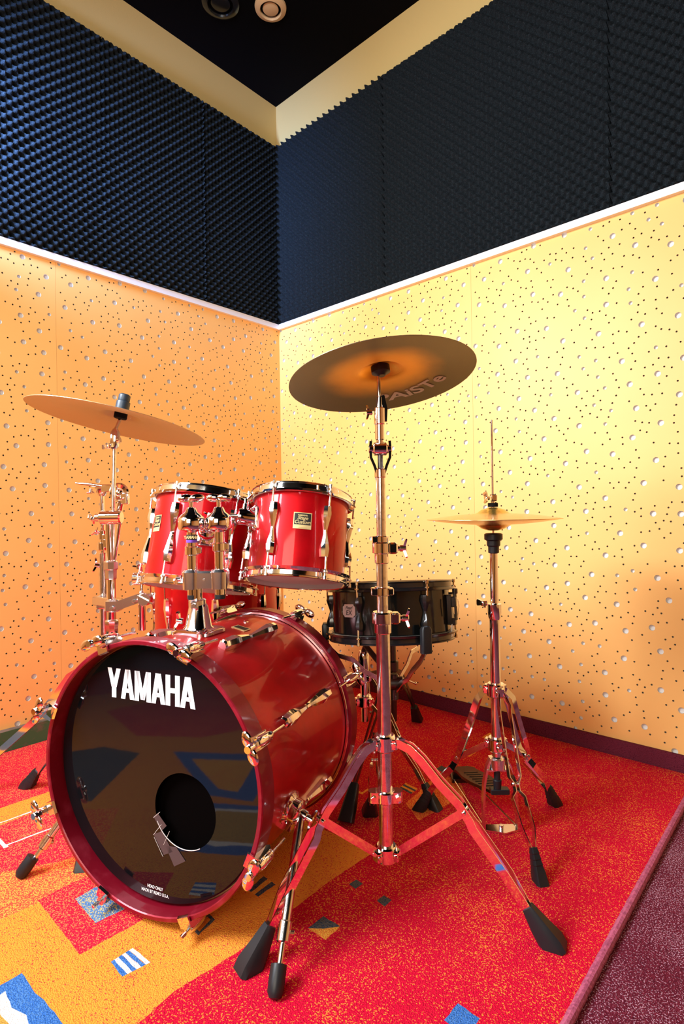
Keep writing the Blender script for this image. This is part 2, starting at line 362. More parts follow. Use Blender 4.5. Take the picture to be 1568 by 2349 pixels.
# perforated board: 1.2 m wide, 1.92 m high, holes of three sizes drilled at random spacing
random.seed(11)
PW, PH = 1.2, 1.915
def perforated_mesh():
    holes = []; cell = .05; grid = {}
    def ok(x, y, r, gap):
        gx, gy = int(x/cell), int(y/cell)
        for i in range(gx-2, gx+3):
            for j in range(gy-2, gy+3):
                for hx, hy, hr, hg in grid.get((i, j), ()):
                    if hypot(x-hx, y-hy) < max(gap, hg) if hr > .0045 and r > .0045 else hypot(x-hx, y-hy) < r+hr+.0135: return False
        return True
    for r, n, gap in ((.0100, 175, .078), (.0066, 310, .047), (.0033, 1250, .021)):
        k = 0; t = 0
        while k < n and t < n*40:
            t += 1; x, y = random.uniform(.014, PW-.014), random.uniform(.014, PH-.014)
            if ok(x, y, r, gap if r > .0045 else 0):
                holes.append((x, y, r)); grid.setdefault((int(x/cell), int(y/cell)), []).append((x, y, r, gap)); k += 1
    vs = [V((0, 0)), V((PW, 0)), V((PW, PH)), V((0, PH))]; es = [(0, 1), (1, 2), (2, 3), (3, 0)]; rings = []
    for x, y, r in holes:
        n = 18 if r > .009 else 14 if r > .005 else 8; k = len(vs)
        vs += [V((x+r*cos(2*pi*i/n), y+r*sin(2*pi*i/n))) for i in range(n)]
        es += [(k+i, k+(i+1) % n) for i in range(n)]; rings.append((k, n, r))
    nv = len(vs); owner = [-1]*nv
    for q, (k, n, r) in enumerate(rings):
        for i in range(n): owner[k+i] = q
    ov, oe, of, iv, ie, jf = geometry.delaunay_2d_cdt(vs, es, [], 1, 1e-6)
    src = [a[0] if a else -1 for a in iv]
    b = MB(); b.v = [V((p.x, 0, p.y)) for p in ov]
    for f in of:
        os_ = {owner[src[i]] if 0 <= src[i] < nv else -2 for i in f}
        if len(os_) == 1 and next(iter(os_)) >= 0: continue     # the opening of a hole
        b.f.append(tuple(f)); b.m.append(0)
    for k, n, r in rings:
        dep = .009 if r > .005 else .007; base = len(b.v)
        for y in (0.0, dep):
            for i in range(n): b.v.append(V((vs[k+i].x, y, vs[k+i].y)))
        for i in range(n):
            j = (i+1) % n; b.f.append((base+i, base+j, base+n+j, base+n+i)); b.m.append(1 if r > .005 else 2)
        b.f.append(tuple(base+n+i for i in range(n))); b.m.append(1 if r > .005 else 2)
    b.box(PW-.0006, .003, PH, T(PW/2, .0115, PH/2), c=1e-5)
    e = len(b.v); b.v += [V(p) for p in ((0, 0, 0), (0, .012, 0), (0, .012, PH), (0, 0, PH), (PW, 0, 0), (PW, .012, 0), (PW, .012, PH), (PW, 0, PH))]
    b.f += [(e, e+1, e+2, e+3), (e+4, e+7, e+6, e+5)]; b.m += [0, 0]
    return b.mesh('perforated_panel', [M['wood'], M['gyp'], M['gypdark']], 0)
PMESH = perforated_mesh()
for k in range(4):
    room_obj('perforated_panel', PMESH, None, parent=wr, Mx=T(k*PW+.0008*k, 0, 0))
for k in range(4):
    room_obj('perforated_panel', PMESH, None, parent=wl, Mx=T(0, -(k+1)*PW-.0008*k, 0) @ Matrix.Rotation(pi/2, 4, 'Z'))
wf = room_obj('wall_opposite', slab(4.62, 4.8, YM, .2, 0, HC), M['foam'])
for k in range(3):
    room_obj('perforated_panel', PMESH, None, parent=wf, Mx=T(4.606, -(k)*PW-.0008*k, 0) @ Matrix.Rotation(-pi/2, 4, 'Z'))
wb = room_obj('wall_back', slab(-.2, XM, -5.2, -4.96, 0, HC), M['plaster'])
for k in range(4):
    room_obj('perforated_panel', PMESH, None, parent=wb, Mx=T((k+1)*PW-.05, -4.95, 0) @ Matrix.Rotation(pi, 4, 'Z'))
# trims and skirting
room_obj('trim_1', slab(.018, 4.6, -.020, .014, 1.905, 1.932), M['trimwhite'])
room_obj('trim_2', slab(-.014, .018, -4.9, -.0, 1.905, 1.932), M['trimwhite'])
room_obj('baseboard_right', slab(.0, 4.6, -.014, -.0005, 0, .062), M['maroon_strip'])
b = slab(.0005, .030, -4.9, -.016, 0, .084); b.m = [1 if f in b.f[:0] else 0 for f in b.f]
bl = room_obj('baseboard_left', b, [M['green'], M['greentop']])
for p in bl.data.polygons:
    if p.normal.z > .9: p.material_index = 1

# acoustic foam sheets, one metre square, convoluted
def foam_mesh(W, Hh, ph):
    P = .040; nx = int(W/P*7); nz = int(Hh/P*7); b = MB()
    for j in range(nz+1):
        for i in range(nx+1):
            x, z = W*i/nx, Hh*j/nz
            k = cos(2*pi*x/P+ph)*cos(2*pi*z/P+ph*.7)
            b.v.append(V((x, -.026-.019*k, z)))
    W1 = nx+1
    for j in range(nz):
        for i in range(nx): b.f.append((j*W1+i, j*W1+i+1, (j+1)*W1+i+1, (j+1)*W1+i))
    # edges down to the backing
    def skirt(idx):
        k = len(b.v)
        for i in idx: b.v.append(V((b.v[i].x, 0, b.v[i].z)))
        for i in range(len(idx)-1): b.f.append((idx[i], idx[i+1], k+i+1, k+i))
    skirt([nz*W1+i for i in range(W1)]); skirt([i for i in range(W1)][::-1]); skirt([j*W1 for j in range(nz+1)]); skirt([j*W1+nx for j in range(nz+1)][::-1])
    b.m = [0]*len(b.f); return b.mesh('acoustic_foam_panel', M['foam'], 60)
FH = .992
def foam(W, Mx, label, ph=0.0):
    key = (W, ph)
    if key not in _tx: _tx[key] = foam_mesh(W, FH, ph)
    o = room_obj('acoustic_foam_panel', _tx[key], None, Mx=Mx, kind=None); del o['kind']
    tag(o, label, 'acoustic foam', 'charcoal foam panels on the upper walls')
foam(.760, T(-.005, .012, 1.934), 'narrow charcoal egg-crate foam panel on right wall, next to the corner', 1.1)
foam(.998, T(.757, .012, 1.934), 'charcoal egg-crate foam panel in the middle of the right wall, above the hi-hat side')
foam(.998, T(1.757, .012, 1.934), 'charcoal egg-crate foam panel farthest right on the right wall')
RL = Matrix.Rotation(pi/2, 4, 'Z')
foam(.500, T(-.012, -.500, 1.934) @ RL, 'narrow charcoal egg-crate foam panel on left wall, next to the corner')
foam(.498, T(-.012, -1.000, 1.934) @ RL, 'charcoal egg-crate foam panel on left wall, second from the corner')
foam(.998, T(-.012, -2.000, 1.934) @ RL, 'bluish lit charcoal foam panel at the left edge of the left wall')

# ceiling valves
def valve(X, D, label, m1, r):
    t = thing('ceiling_vent', (X, D, HC), label, 'ceiling vent')
    F = T(X, D, HC) @ Matrix.Rotation(pi, 4, 'X')
    part('vent_ring', MB().lathe([(r*.68, .0), (r*.64, .010), (r*.68, .018), (r*.80, .016), (r*.97, .008), (r, 0)], 48, F, closed=True), m1, t)
    part('vent_disc', MB().lathe([(1e-5, .014), (r*.40, .0135), (r*.50, .010), (r*.48, .004), (1e-5, .002)], 40, F), m1, t)
valve(-.289, 2.535, 'round beige ceiling vent near the top edge of the picture', M['pale'], .072)
valve(-.510, 2.505, 'dim black round fitting on the black ceiling beside the beige vent', M['black_metal'], .085)

# ------------------------------------------------------------------ rug with its woven pattern
RX0, RX1, RY0, RY1 = .032, 1.992, -3.6, -.020
def toroom(p): q = ROOM @ V((p[0], p[1], 0)); return V((q.x, q.y))
def px(*pts): return [toroom(on_floor(*p)) for p in pts]
def pl(*pts): return [toroom(p) for p in pts]
mats = ['r_red', 'r_orange', 'r_redplain', 'r_fade', 'r_blue', 'r_bluegrey', 'r_navy', 'r_white', 'r_yellow', 'r_brown']
shapes = []
def sh(name, poly): shapes.append((mats.index(name), poly))
def quad_in(q, a, b, c=0, d=1):
    """sub-band of a quad between fractions a..b along its first side"""
    l = lambda p, r, t: p+(r-p)*t
    A, B_, C_, D_ = q; return [l(A, B_, a), l(A, B_, b), l(D_, C_, b), l(D_, C_, a)]
sh('r_redplain', px((-330, 1740), (110, 1640), (300, 1640), (300, 1790), (108, 1824), (0, 1861), (-420, 2000)))
sh('r_orange', pl((-2.6, 1.3), on_floor(0, 1861), on_floor(108, 1824), on_floor(330, 1745), on_floor(600, 1850), on_floor(860, 1960), on_floor(767, 2022), on_floor(660, 2104), on_floor(535, 2201), on_floor(400, 2285), on_floor(330, 2349), (-.75, .45), (-2.2, -.3)))
sh('r_fade', px((-300, 1990), (0, 1895), (88, 1860), (260, 1800), (330, 1990), (200, 2030), (0, 2120), (-330, 2240)))
sh('r_redplain', px((-250, 1960), (0, 1902), (88, 1866), (240, 1815), (290, 1930), (135, 1985), (0, 2010), (-260, 2120)))
# thin white outline
for a, c_ in (((-260, 1990), (260, 1800)), ((8, 1949), (300, 1838))):
    p, q = on_floor(*a), on_floor(*c_); n = V((q[1]-p[1], p[0]-q[0])).normalized()*.0028
    sh('r_white', pl((p[0]-n.x, p[1]-n.y), (q[0]-n.x, q[1]-n.y), (q[0]+n.x, q[1]+n.y), (p[0]+n.x, p[1]+n.y)))
sh('r_white', px((-14, 1928), (0, 1930), (20, 1950), (8, 1954)))
sh('r_redplain', px((87, 2074), (183, 2200), (345, 2110), (360, 2040), (203, 2015)))
sh('r_bluegrey', px((172, 2071), (219, 2127), (290, 2092), (226, 2040)))
q = px((254, 2217), (304, 2185), (345, 2218), (281, 2251))
for k in range(6): sh('r_blue' if k % 2 == 0 else 'r_white', quad_in(q, k/6+.001, (k+1)/6-.001))
sh('r_blue', pl((-.625, 1.065), (-.575, 1.02), (-.55, 1.005), (-.49, .955), (-.43, .885), (-.60, .71), (-.80, .87)))
sh('r_white', pl((-.632, 1.025), (-.60, .99), (-.565, .975), (-.53, .93), (-.475, .885), (-.61, .75), (-.75, .87)))
sh('r_brown', pl((-.638, 1.005), (-.61, .975), (-.58, .955), (-.54, .92), (-.495, .885), (-.612, .77), (-.73, .87)))
# beyond the lower left of the picture, seen mirrored in the black drum head
sh('r_blue', pl((-1.24, .75), (-.93, .48), (-.70, .76), (-.84, .84)))
sh('r_yellow', pl((-1.13, .735), (-.95, .57), (-.79, .755), (-.85, .79)))
sh('r_navy', pl((-1.60, 1.30), (-1.47, .92), (-1.31, .85), (-1.05, 1.12), (-1.30, 1.42)))
sh('r_redplain', pl((-1.9, .75), (-1.5, .78), (-1.30, .60), (-1.2, .2), (-1.9, -.1)))
# centre and right
sh('r_navy', px((437, 2137), (455, 2156), (493, 2119), (478, 2104))); sh('r_orange', px((447, 2136), (457, 2147), (483, 2119), (475, 2112)))
q = px((560, 2045), (592, 2066), (632, 2038), (596, 2012))
for k in range(4): sh('r_navy' if k % 2 else 'r_yellow', quad_in([q[0], q[3], q[2], q[1]][:1]+[q[1], q[2], q[3]], k/4+.002, (k+1)/4-.002))
sh('r_navy', px((706, 2139), (742, 2111), (780, 2135), (743, 2140))); sh('r_yellow', px((706, 2139), (743, 2140), (780, 2135), (747, 2166)))
sh('r_navy', px((800, 2037), (817, 2026), (832, 2036), (815, 2048))); sh('r_navy', px((864, 2075), (880, 2063), (898, 2074), (882, 2089)))
sh('r_blue', px((1018, 2352), (1050, 2313), (1100, 2348), (1066, 2395)))
sh('r_navy', px((678, 1972), (694, 1956), (712, 1966), (700, 1976))); sh('r_yellow', px((678, 1972), (700, 1976), (712, 1966), (694, 1990)))
q = px((916, 1814), (930, 1802), (958, 1816), (942, 1828))
for k in range(4): sh('r_yellow' if k % 2 else 'r_navy', quad_in(q, k/4+.002, (k+1)/4-.002))
sh('r_navy', px((1050, 1733), (1066, 1723), (1092, 1731), (1070, 1734))); sh('r_yellow', px((1050, 1733), (1070, 1734), (1092, 1731), (1076, 1742)))
sh('r_yellow', px((1105, 1697), (1122, 1686), (1142, 1691), (1132, 1702)))
sh('r_navy', px((1000, 1770), (1012, 1762), (1027, 1769), (1015, 1778)))
sh('r_fade', px((930, 1850), (1000, 1785), (1052, 1792), (1068, 1830), (1030, 1850), (960, 1890)))
sh('r_navy', px((1022, 1770), (1034, 1763), (1046, 1770), (1032, 1777)))
sh('r_yellow', px((812, 1817), (830, 1824), (843, 1815), (845, 1819), (830, 1829), (811, 1821)))
sh('r_yellow', px((690, 1905), (700, 1895), (720, 1908), (712, 1914)))
def inside(p, poly):
    r = False; j = len(poly)-1
    for i in range(len(poly)):
        a, c_ = poly[i], poly[j]
        if (a.y > p.y) != (c_.y > p.y) and p.x < (c_.x-a.x)*(p.y-a.y)/(c_.y-a.y)+a.x: r = not r
        j = i
    return r
def clampp(v): return V((min(max(v.x, RX0), RX1), min(max(v.y, RY0), RY1)))
def densify(poly):
    """break long outlines up and waver them slightly, as woven edges do"""
    out = []
    for i in range(len(poly)):
        a, c_ = poly[i], poly[(i+1) % len(poly)]; L = (c_-a).length
        n = max(1, min(60, int(L/.012))) if L < 2.2 else 8
        for k in range(n):
            w = .0012 if 0 < k and L > .04 else 0
            out.append(clampp(a.lerp(c_, k/n)+V((random.uniform(-w, w), random.uniform(-w, w)))))
    return out
shapes = [(m, densify([clampp(p) for p in s])) for m, s in shapes]
vs = [V((RX0, RY0)), V((RX1, RY0)), V((RX1, RY1)), V((RX0, RY1))]; es = [(0, 1), (1, 2), (2, 3), (3, 0)]
for m, s in shapes:
    k = len(vs); n = len(s); vs += s; es += [(k+i, k+(i+1) % n) for i in range(n)]
ov, oe, of, _, _, _ = geometry.delaunay_2d_cdt(vs, es, [], 1, 1e-5)
RT = .009
b = MB(); b.v = [V((p.x, p.y, RT)) for p in ov]
for f in of:
    c_ = sum((ov[i] for i in f), V((0, 0)))/len(f); mi = 0
    for m, s in shapes:
        if inside(c_, s): mi = m
    f = tuple(f)
    a = ov[f[0]]; n2 = sum((ov[f[i]]-a).cross(ov[f[(i+1) % len(f)]]-a) for i in range(len(f)))
    b.f.append(f if n2 > 0 else f[::-1]); b.m.append(mi)
b.box(RX1-RX0, RY1-RY0, RT-.0015, T((RX0+RX1)/2, (RY0+RY1)/2, RT/2-.0005), c=1e-5)
rug = bpy.data.objects.new('rug', None); COL.objects.link(rug); rug.location = (1, -1.8, 0)
tag(rug, 'red and orange patterned rug spread under the whole drum kit', 'rug'); PM['rug'] = ROOM.inverted() @ T(1, -1.8, 0)
b.v = [v-V((1, -1.8, 0)) for v in b.v]
part('rug_field', b.mesh('rug_field', [M[m] for m in mats], 0), None, rug, PM['rug'])
b = MB(); pts = [(RX1-1, RY0+1.8+.02*i, .0075) for i in range(int((RY1-RY0)/.02)+1)]
b.tube(pts, [.0085+(.0007 if i % 2 else 0) for i in range(len(pts))], 10)
part('edge_binding', b, M['binding'], rug, PM['rug'], label='purple yarn binding along the rug edge')

# ------------------------------------------------------------------ bass drum
yaw, pit = .4029, -.0203
BA = V((sin(yaw)*cos(pit), cos(yaw)*cos(pit), sin(pit))); BC = V((-.4308, 1.1865, .3188))
BF = frame(BC, BA, (-cos(yaw), sin(yaw), 0))      # x toward the picture's left, y up, z into the drum
RH, RS, LB = .293, .2785, .497
bd = thing('bass_drum', (BC.x, BC.y, 0), 'large cherry red bass drum with black front head lying on the rug', 'bass drum')
def ringp(r0, r1, z0, z1, e=.0012): return [(r0, z0+e), (r0+e, z0), (r1-e, z0), (r1, z0+e), (r1, z1-e), (r1-e, z1), (r0+e, z1), (r0, z1-e)]
part('shell', MB().lathe(ringp(RS-.007, RS, .050, LB-.050), 128, BF, closed=True), M['red'], bd)
part('hoop', MB().lathe(ringp(RH-.011, RH, 0, .047, .002), 128, BF, closed=True), M['hoopred'], bd)
part('hoop', MB().lathe(ringp(RH-.011, RH, LB-.042, LB, .002), 128, BF, closed=True), M['hoopred'], bd)
part('head_ring', MB().lathe(ringp(RS+.0005, RS+.0065, .0475, .0545), 128, BF, closed=True), M['tan'], bd)
part('head_ring', MB().lathe(ringp(RS+.0005, RS+.008, LB-.0505, LB-.0425), 128, BF, closed=True), M['chrome'], bd)
part('inner_shade_sleeve', MB().lathe([(RS-.009, .052), (RS-.009, LB-.06)], 96, BF), M['void'], bd)  # sleeve carrying the drum's inner shade in its colour
# front head: disc with a port hole cut off centre
hx, hy, hr = -.0815, -.0685, .0795
N1 = 96; vs = [V(((RS-.004)*cos(2*pi*i/N1), (RS-.004)*sin(2*pi*i/N1))) for i in range(N1)]
vs += [V((hx+hr*cos(2*pi*i/64), hy+hr*sin(2*pi*i/64))) for i in range(64)]
ov, oe, of, iv, _, _ = geometry.delaunay_2d_cdt(vs, [(i, (i+1) % N1) for i in range(N1)]+[(N1+i, N1+(i+1) % 64) for i in range(64)], [], 1, 1e-6)
b = MB(); b.v = [V((p.x, p.y, .033)) for p in ov]+[V((p.x, p.y, .0342)) for p in ov]; nn = len(ov)
for f in of:
    if all(iv[i] and iv[i][0] >= N1 for i in f): continue
    b.f += [tuple(f), tuple(i+nn for i in f)[::-1]]; b.m += [0, 0]
b.lathe([(RS-.005, .033), (RS-.001, .036), (RS+.0005, .0475), (RS-.004, .0475), (RS-.006, .036)], N1, None, closed=True)
b.v = [BF @ v for v in b.v]
fh = part('front_head', b, M['head_black'], bd, smooth=0)
part('batter_head', MB().lathe([(1e-5, LB-.034), (RS-.003, LB-.034), (RS, LB-.046)], 64, BF), M['void'], bd)
# lettering: built from straight strokes
TF = BF @ Matrix(((-1, 0, 0, 0), (0, 1, 0, 0), (0, 0, -1, .0328), (0, 0, 0, 1)))   # x right, y up, z toward the viewer
b = MB(); HL = .066
def stroke(p, q, w, x0, sx=1): # slanted bar with level ends
    b.add([(x0+(p[0]-w/2)*sx, p[1]*HL, .0006), (x0+(p[0]+w/2)*sx, p[1]*HL, .0006), (x0+(q[0]+w/2)*sx, q[1]*HL, .0006), (x0+(q[0]-w/2)*sx, q[1]*HL, .0006)], [(0, 1, 2, 3)])
sw = .0125
def L_A(x, w): stroke((sw/2, 0), (w/2-.001, 1), sw, x); stroke((w-sw/2, 0), (w/2+.001, 1), sw, x); b.add([(x+sw*.8, .22*HL, .0006), (x+w-sw*.8, .22*HL, .0006), (x+w-sw*.9, .36*HL, .0006), (x+sw*.9, .36*HL, .0006)], [(0, 1, 2, 3)])
def L_Y(x, w): stroke((w/2, 0), (w/2, .45), sw*1.05, x); stroke((w/2-.001, .35), (sw/2, 1), sw, x); stroke((w/2+.001, .35), (w-sw/2, 1), sw, x)
def L_M(x, w): stroke((sw/2, 0), (sw/2, 1), sw, x); stroke((w-sw/2, 0), (w-sw/2, 1), sw, x); stroke((w/2, .05), (sw/2+.002, 1), sw*.9, x); stroke((w/2, .05), (w-sw/2-.002, 1), sw*.9, x)
def L_H(x, w): stroke((sw/2, 0), (sw/2, 1), sw, x); stroke((w-sw/2, 0), (w-sw/2, 1), sw, x); b.add([(x+sw*.9, .42*HL, .0006), (x+w-sw*.9, .42*HL, .0006), (x+w-sw*.9, .58*HL, .0006), (x+sw*.9, .58*HL, .0006)], [(0, 1, 2, 3)])
x = -.1345
for fn, w in ((L_Y, .039), (L_A, .039), (L_M, .046), (L_A, .039), (L_H, .038), (L_A, .040)): fn(x, w); x += w+.0008
part('lettering', b, M['paint_white'], fh, TF @ T(0, .150, 0), smooth=0, label='white block lettering on the black head')
for s, y in (('HEAD ONLY', -.2475), ('MADE BY REMO U.S.A.', -.2585)):
    part('lettering', text_mesh(s, .0095, M['paint_white'], .0002, 0, .80), None, fh, TF @ T(.002, y, .0006))
# torn tape patch and frayed edge by the hole
b = MB()
for p in (((-.002, -.095), (.020, -.122), (.034, -.108), (.010, -.086)), ((-.002, -.133), (.026, -.172), (.050, -.160), (.022, -.122)), ((.030, -.150), (.054, -.190), (.084, -.172), (.060, -.148))):
    b.add([(x_, y_, .0008) for x_, y_ in p], [(0, 1, 2, 3)])
part('tape_patch', b, M['tape'], fh, TF, smooth=0)
b = MB()
def tw(c_, n, r0, a0, a1): return [(c_[0]+r0*cos(a0+(a1-a0)*i/n), c_[1]+r0*sin(a0+(a1-a0)*i/n), .001) for i in range(n+1)]
b.tube(tw((.0815, hy), 24, hr+.0005, radians(205), radians(300)), .0009, 6)
for p, q in (((-.002, -.098), (.016, -.082)), ((-.002, -.135), (.020, -.108)), ((.026, -.150), (.042, -.118)), ((.0, -.139), (.0245, -.176))): b.tube([(*p, .001), (*q, .001)], .0005, 5)
part('frayed_edge', b, M['tape_edge'], fh, TF, label='thin white frayed tear lines by the hole')

# tension hardware, eight positions
LUGB = lug_mesh(.235, .032, .022, M['chrome'])
cl = MB()
cl.prism([(-.008, -.013), (-.003, -.016), (-.003, -.001), (.040, .001), (.046, .006), (.040, .012), (.0, .013), (-.006, .008)], -.014, .014, Matrix(((0, 0, 1, 0), (0, 1, 0, 0), (1, 0, 0, 0), (0, 0, 0, 1))))
cl.lathe([(.0095, -.004), (.0115, .004), (.0115, .034), (.008, .046)], 16, T(0, .0145, 0))
CLAW = cl.mesh('claw_hook', M['chrome'])
RODB = MB().cyl((0, 0, -.030), (0, 0, .100), .0032, seg=10).cyl((0, 0, -.016), (0, 0, -.006), .0075, seg=6).mesh('tension_rod', M['chrome_worn'])
RODS = MB().cyl((0, 0, -.012), (0, 0, .100), .0032, seg=10).box(.007, .007, .014, T(0, 0, -.018)).mesh('tension_rod', M['chrome_worn'])
for k in range(8):
    a = radians(22.5+45*k); rad = V((cos(a), sin(a), 0)); F0 = frame(rad*RS+V((0, 0, .2485)), (0, 0, 1), rad.cross(V((0, 0, 1))))
    F0 = BF @ F0; 
    # lug frame has y pointing outward
    F0 = BF @ Matrix(((-sin(a), cos(a), 0, rad.x*RS), (cos(a), sin(a), 0, rad.y*RS), (0, 0, 1, .2485), (0, 0, 0, 1)))
    lug = part('lug', LUGB, None, bd, F0)
    for zc, sg in ((0, 1), (LB, -1)):
        Fc = BF @ Matrix(((-sin(a), cos(a), 0, rad.x*RH), (cos(a), sin(a), 0, rad.y*RH), (0, 0, 1, zc), (0, 0, 0, 1))) @ Matrix.Diagonal((1, 1, sg, 1))
        # a turned (not mirrored) frame for the rear end
        if sg < 0: Fc = BF @ Matrix(((sin(a), cos(a), 0, rad.x*RH), (-cos(a), sin(a), 0, rad.y*RH), (0, 0, -1, zc), (0, 0, 0, 1)))
        claw = part('claw_hook', CLAW, None, bd, Fc)
        low = k in (5, 6)
        part('tension_rod', RODS if low else RODB, None, claw, Fc @ T(0, .0145, 0))
        if not low: part('wing_handle', OV, None, claw, Fc @ T(0, .0145, -.030))
# spurs
def spur(side, foot):
    a = radians(180+17) if side > 0 else radians(-17)
    rad = V((cos(a), sin(a), 0)); base = BF @ (rad*RS+V((0, 0, .155))); out = (BF.to_3x3() @ rad).normalized()
    b = MB(); F0 = frame(base-out*.002, out, (0, 0, 1))
    b.lathe([(.036, 0), (.036, .004), (.030, .008), (.027, .012), (.027, .026), (.022, .031), (.012, .034)], 32, F0)
    b.cyl(base+out*.03, base+out*.046, .012, seg=18); b.box(.03, .05, .014, F0 @ T(-.02, 0, .02))
    br = part('spur_bracket', b, M['chrome'], bd)
    part('wing_nut', W_M, None, br, frame(base+out*.052, out, (0, .6, 1)))
    f = V((*foot, 0)); top = base+out*.030; d = (f-top); L = d.length; dn = d.normalized()
    b = MB().cyl(top-dn*.006, top+dn*L*.66, .0098, seg=20).cyl(top+dn*L*.60, top+dn*L*.71, .0128, seg=20).cyl(top+dn*L*.6, top+dn*(L-.04), .0058, seg=14)
    b.cyl(top+dn*L*.66+V((.012, 0, 0)), top+dn*L*.66+V((.02, 0, 0)), .004, seg=8)
    lg = part('spur_leg', b, M['chrome_worn'], bd)
    e = V((f.x, f.y, RT))+(-dn)*.003
    part('rubber_foot', MB().lathe([(.006, .052), (.0150, .050), (.0155, .022), (.0150, .020), (.0148, .010), (.010, .002), (.004, 0)], 20, frame(e, -dn, (1, 0, 0))), M['rubber'], lg)
spur(1, (-.135, .993)); spur(-1, (-.794, 1.342))
# badge and air vent on top of the shell
def on_shell(phi, t, lift=0.0):
    """phi degrees from the top toward the picture's right"""
    a = radians(90+phi); rad = V((cos(a), sin(a), 0)); return BF @ Matrix(((sin(a), 0, cos(a), rad.x*(RS+lift)), (-cos(a), 0, sin(a), rad.y*(RS+lift)), (0, 1, 0, t), (0, 0, 0, 1)))
F0 = on_shell(12, .285, .0006)
bdg = part('badge', MB().box(.040, .030, .0016, None).box(.034, .020, .002, T(0, .002, .0002), 1), [M['gold'], M['black_ink']], bd, F0)
part('vent_grommet', MB().lathe([(.003, 0), (.0075, 0), (.0075, .002), (.003, .003)], 18, on_shell(7, .345), closed=True), M['chrome'], bd)

# ------------------------------------------------------------------ tom holder on the bass drum
base = BF @ V((.002, RS, .190)); hb = base.copy()
D0 = base.y
th = thing('tom_holder', (hb.x, hb.y, hb.z), 'chrome twin-post tom holder standing on top of the bass drum', 'drum mount')
def hz(py): return at(460, py, D0).z
def hxx(px_, py): return at(px_, py, D0).x
b = MB(); pb = frame(base+V((0, 0, .001)), BF.to_3x3() @ V((0, 1, 0)), BF.to_3x3() @ V((-1, 0, 0)))
def rr(w, h, c_, n=5):
    o = []
    for sx, sy, a0 in ((1, -1, -90), (1, 1, 0), (-1, 1, 90), (-1, -1, 180)):
        for i in range(n+1):
            a = radians(a0+90*i/n); o.append((sx*(w/2-c_)+c_*cos(a), sy*(h/2-c_)+c_*sin(a)))
    return o
b.loft([(-.004, rr(.105, .10, .02)), (.003, rr(.105, .10, .02)), (.007, rr(.094, .09, .018))], pb)
b.loft([(.006, rr(.070, .066, .025)), (.012, rr(.062, .058, .025)), (.060, rr(.044, .042, .018)), (.066, rr(.038, .036, .016))], pb)
part('base_bracket', b, M['chrome'], th)
bx = base.x-.002
zt = hz(1325); zb = base.z+.06
part('wing_nut', W_M, None, th, frame((bx-.040, base.y-.01, base.z+.028), (-1, 0, .2), (0, 0, 1)))
b = MB().cyl((bx, D0, zb), (bx, D0, zt), .0125, seg=20)
part('centre_post', b, M['chrome'], th)
b = MB().cyl((bx, D0, hz(1392)), (bx, D0, hz(1374)), .021, seg=20).box(.018, .03, .018, T(bx, D0-.018, hz(1383)))
b.cyl((bx, D0-.03, hz(1383)), (bx, D0-.038, hz(1383)), .005, seg=6)
part('memory_clamp', b, M['cast'], th)
xl, xr = hxx(440, 1250), hxx(503, 1250)
b = MB(); zc = (hz(1348)+hz(1308))/2
F0 = T((xl+xr)/2, D0, zc)
b.loft([(-.021, rr(.078, .044, .012)), (.016, rr(.080, .046, .012)), (.021, rr(.072, .038, .012))], F0)
for x_ in (xl, xr): b.loft([(-.023, rr(.040, .052, .014)), (.018, rr(.042, .054, .014)), (.024, rr(.034, .044, .013))], T(x_, D0, zc))
b.cyl(((xl+xr)/2, D0-.024, zc), ((xl+xr)/2, D0-.0225, zc), .003, seg=10)
part('clamp_block', b, M['cast'], th)
part('wing_nut', W_S, None, th, frame((xl-.032, D0-.005, zc), (-1, 0, 0), (0, 1, .3)))
for k, x_ in enumerate((xl, xr)):
    b = MB().cyl((x_, D0, hz(1366)), (x_, D0, hz(1205)), .0125, seg=20)
    post = part('post', b, M['chrome'], th)
    part('end_cap', MB().cyl((x_, D0, hz(1374)), (x_, D0, hz(1364)), .0128, seg=18), M['rubber'], post)
    zr = hz(1262) if k == 0 else hz(1254)
    part('memory_lock', MB().cyl((x_, D0, zr-.012), (x_, D0, zr+.010), .0172, seg=20).box(.012, .012, .016, T(x_+.018, D0-.004, zr)), M['chrome'], post)
    if k == 0:
        part('decal', MB().cyl((x_, D0, hz(1239)), (x_, D0, hz(1225)), .0131, seg=20), M['black_ink'], post)
        part('lettering', text_mesh('YAMAHA', .0105, M['gold'], .0002, .0002, .8), None, post, frame((x_+.002, D0-.0137, hz(1232)), (0, -1, 0)))
        part('tape_ring', MB().cyl((x_, D0, hz(1244)), (x_, D0, hz(1238)), .0134, seg=20), M['purple'], post)
    zh = hz(1199)
    b = MB().lathe([(.012, -.024), (.018, -.020), (.030, -.017), (.0325, -.013), (.0325, .010), (.030, .014), (.024, .020), (.016, .026), (.0115, .036), (.0095, .038)], 32, T(x_, D0, zh))
    hs = part('joint_housing', b, M['chrome'], th)
    b = MB().cyl((x_, D0, zh+.035), (x_, D0, zh+.052), .0055, seg=12)
    b.cyl((x_, D0, zh+.05), (x_, D0, zh+.056), .008, seg=14)
    for sg in (-1, 1): b.ell(.019, .0085, .0105, frame((x_+sg*.014, D0-.002*sg, zh+.060), (0, -.35, 1), (1, .25*(1-2*k)+.1, 0)), 18)
    part('wing_handle', b, M['chrome'], hs)

